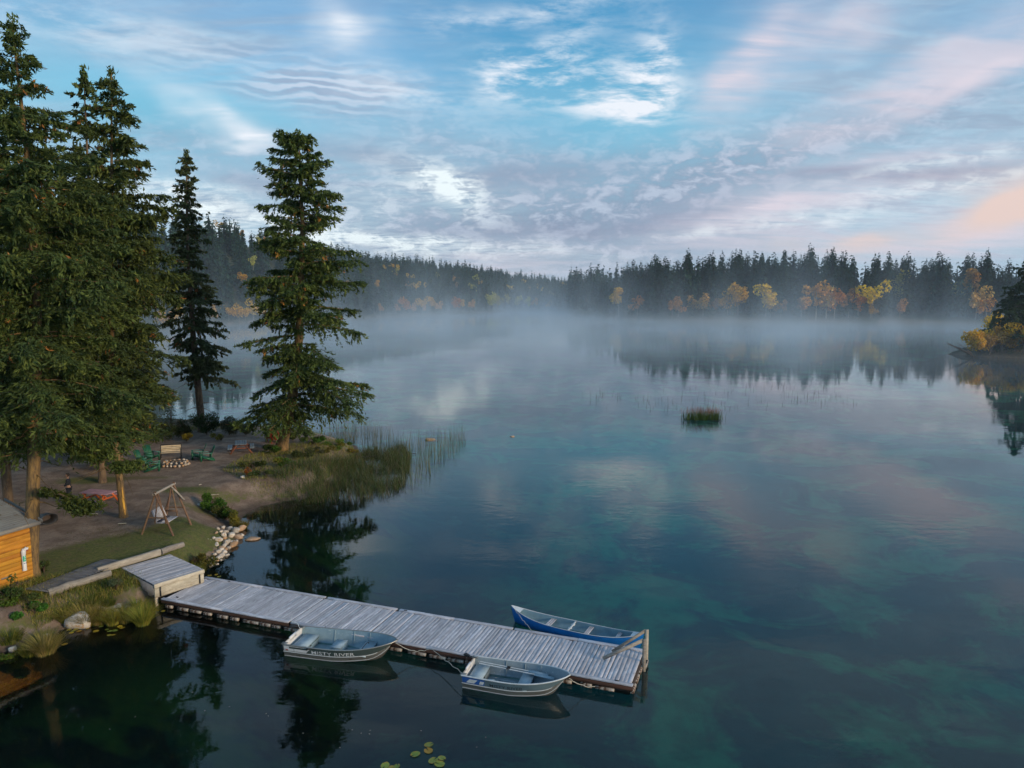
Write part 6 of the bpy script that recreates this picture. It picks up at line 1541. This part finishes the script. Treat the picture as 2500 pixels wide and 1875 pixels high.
# floating twig and half-sunk pole
def stick_between(px0, py0, px1, py1, rad, label, z=.02, mat=None):
    a, b = at(px0, py0, z), at(px1, py1, z); ac = Acc(); ac.add(*tube([(0, 0, 0), tuple((b - a) * .5 + Vector((.02, .03, .02))), tuple(b - a)], [rad, rad * .8, rad * .5], 6)); tag(link('branch', ac.mesh('branch', True), mat or M_LOG, None, a), label, 'branch')
stick_between(60, 1588, 113, 1562, .015, 'thin bare stick floating beside the lower left bank')
stick_between(880, 1116, 1015, 1107, .05, 'dark sunken pole lying level through the reed bed', .10, M_DARK)
# pale leaves adrift
lv = [(860, 1782), (882, 1790), (902, 1792), (904, 1783), (830, 1825), (1164, 1824), (1186, 1800), (1028, 1784), (650, 1742), (655, 1748), (560, 1725), (500, 1735), (740, 1790), (330, 1750), (268, 1780), (470, 1690)]
lm = np_mesh('drifting_leaf', np.array([(-1, 0, 0), (0, -.45, .1), (1, 0, .05), (0, .45, .1)], float), np.array([(0, 1, 2), (0, 2, 3)]), np.full((4, 3), .3) * [1.1, 1, .8])
for k, (px, py) in enumerate(lv):
    p = at(px, py, .01); tag(link('drifting_leaf', lm, M_PAD, None, p, (0, 0, k * 1.3), .035), 'tiny pale leaf adrift on the dark water near the bottom edge', 'leaf', 'leaves adrift on the near water')

# ------------------------------------------------------------------ headland at the right edge
PDK = (np.array([.050, .095, .030]), np.array([.030, .060, .026]), np.array([.08, .13, .04]))
for k, (px, py, H, r0, lb) in enumerate([(2505, 868, 20.0, 6.5, 'tall dark pine on the small headland at the right edge'), (2465, 866, 11.5, 4.6, 'shorter bushy conifer leftmost on the right headland'), (2560, 866, 22.0, 7.0, 'dark pine of the right headland cut by the frame'), (2425, 867, 7.0, 2.6, 'young conifer poking out of the yellow willows')]):
    b_ = at(px, py, .8); b_.y += 7; b_.x += 4; b_.z = zg(b_.x, b_.y)
    t_ = spruce('headland_conifer', b_, [(0, 0, 0), (H, .2, 0)], [(0, r0 * .9, r0 * .9), (H * .3, r0, r0), (H * .6, r0 * .7, r0 * .7), (H * .85, r0 * .35, r0 * .35), (H, .3, .3)], 1.0, 970 + k, quads=(14000, 8000, 10000, 3000)[k], leaf=(.9, .32), trunk_r=.3, step=.9, cones=.0, palette=PDK, dead_low=False)
    tag(t_, lb, 'tree', 'conifers on the right headland')
WIL = [(.80, .50, .035), (.62, .32, .05), (.50, .30, .08), (.80, .56, .05)]
for k, (px, py, w, h, ci, lb) in enumerate([(2378, 868, 6.0, 6.6, 0, 'bright yellow willow at the outer tip of the right headland'), (2415, 868, 5.5, 5.6, 2, 'brownish willow next to the outermost yellow one'), (2445, 868, 6, 5.8, 1, 'orange willow below the headland pines'),
                                            (2475, 868, 6, 5.6, 1, 'rusty willow in the middle of the headland thicket'), (2500, 870, 6.0, 7.0, 3, 'golden willow at the frame edge of the headland'), (2425, 850, 5, 8.0, 0, 'yellow-orange willow rising behind the others'), (2530, 868, 6, 6, 2, 'brown willow past the golden one on the headland')]):
    p = at(px, py, .4); p.z = max(zg(p.x, p.y), 0)
    g0 = ground_at
    r = np.random.default_rng(990 + k); ac = Acc(); n = 2200; kk = 9; cen = np.stack([r.normal(0, w * .24, kk), r.normal(0, w * .24, kk), h * r.uniform(.35, .8, kk)], 1)
    i = r.integers(0, kk, n); pq = cen[i] + unit(r.normal(0, 1, (n, 3))) * (r.random(n) ** .5)[:, None] * r.uniform(.16, .26, kk)[i][:, None] * h; pq[:, 2] = np.abs(pq[:, 2])
    v, f = leaf_quads(pq, r.normal(0, 1, (n, 3)), r.normal(0, 1, (n, 3)), r.uniform(.3, .6, n), r.uniform(.2, .4, n)); ac.add(v, f, np.repeat(np.array(WIL[ci]) * r.uniform(.6, 1.3, (n, 1)), 4, axis=0))
    for s in range(16 if k == 0 else 8):
        a = r.uniform(0, 6.28) if k else r.uniform(2.2, 4.2); L_ = h * r.uniform(.7, 1.1); e = np.array([math.cos(a) * L_ * (.9 if k == 0 else .4), math.sin(a) * L_ * .3, L_ * (.45 if k == 0 else .9)])
        t = np.linspace(0, 1, 5)[:, None]; pt_ = e * t; pt_[:, 2] = e[2] * t[:, 0] ** .8; pt_[1:] += r.normal(0, .07, (4, 3)); ac.add(*tube(pt_, np.linspace(.06, .02, 5), 4), np.array([.20, .16, .14]))
    tag(link('willow_bush', ac.mesh('willow_bush'), M_LEAF, None, p), lb, 'bush', 'autumn willows on the right headland')
field('grass', [(2320, 872), (2400, 862), (2620, 866), (2620, 890), (2400, 882)], 3000, .6, .08, [(.20, .12, .05), (.16, .11, .05)], 931, .5, 'rusty sedge fringe of the right headland', zmin=-.1, segs=1)
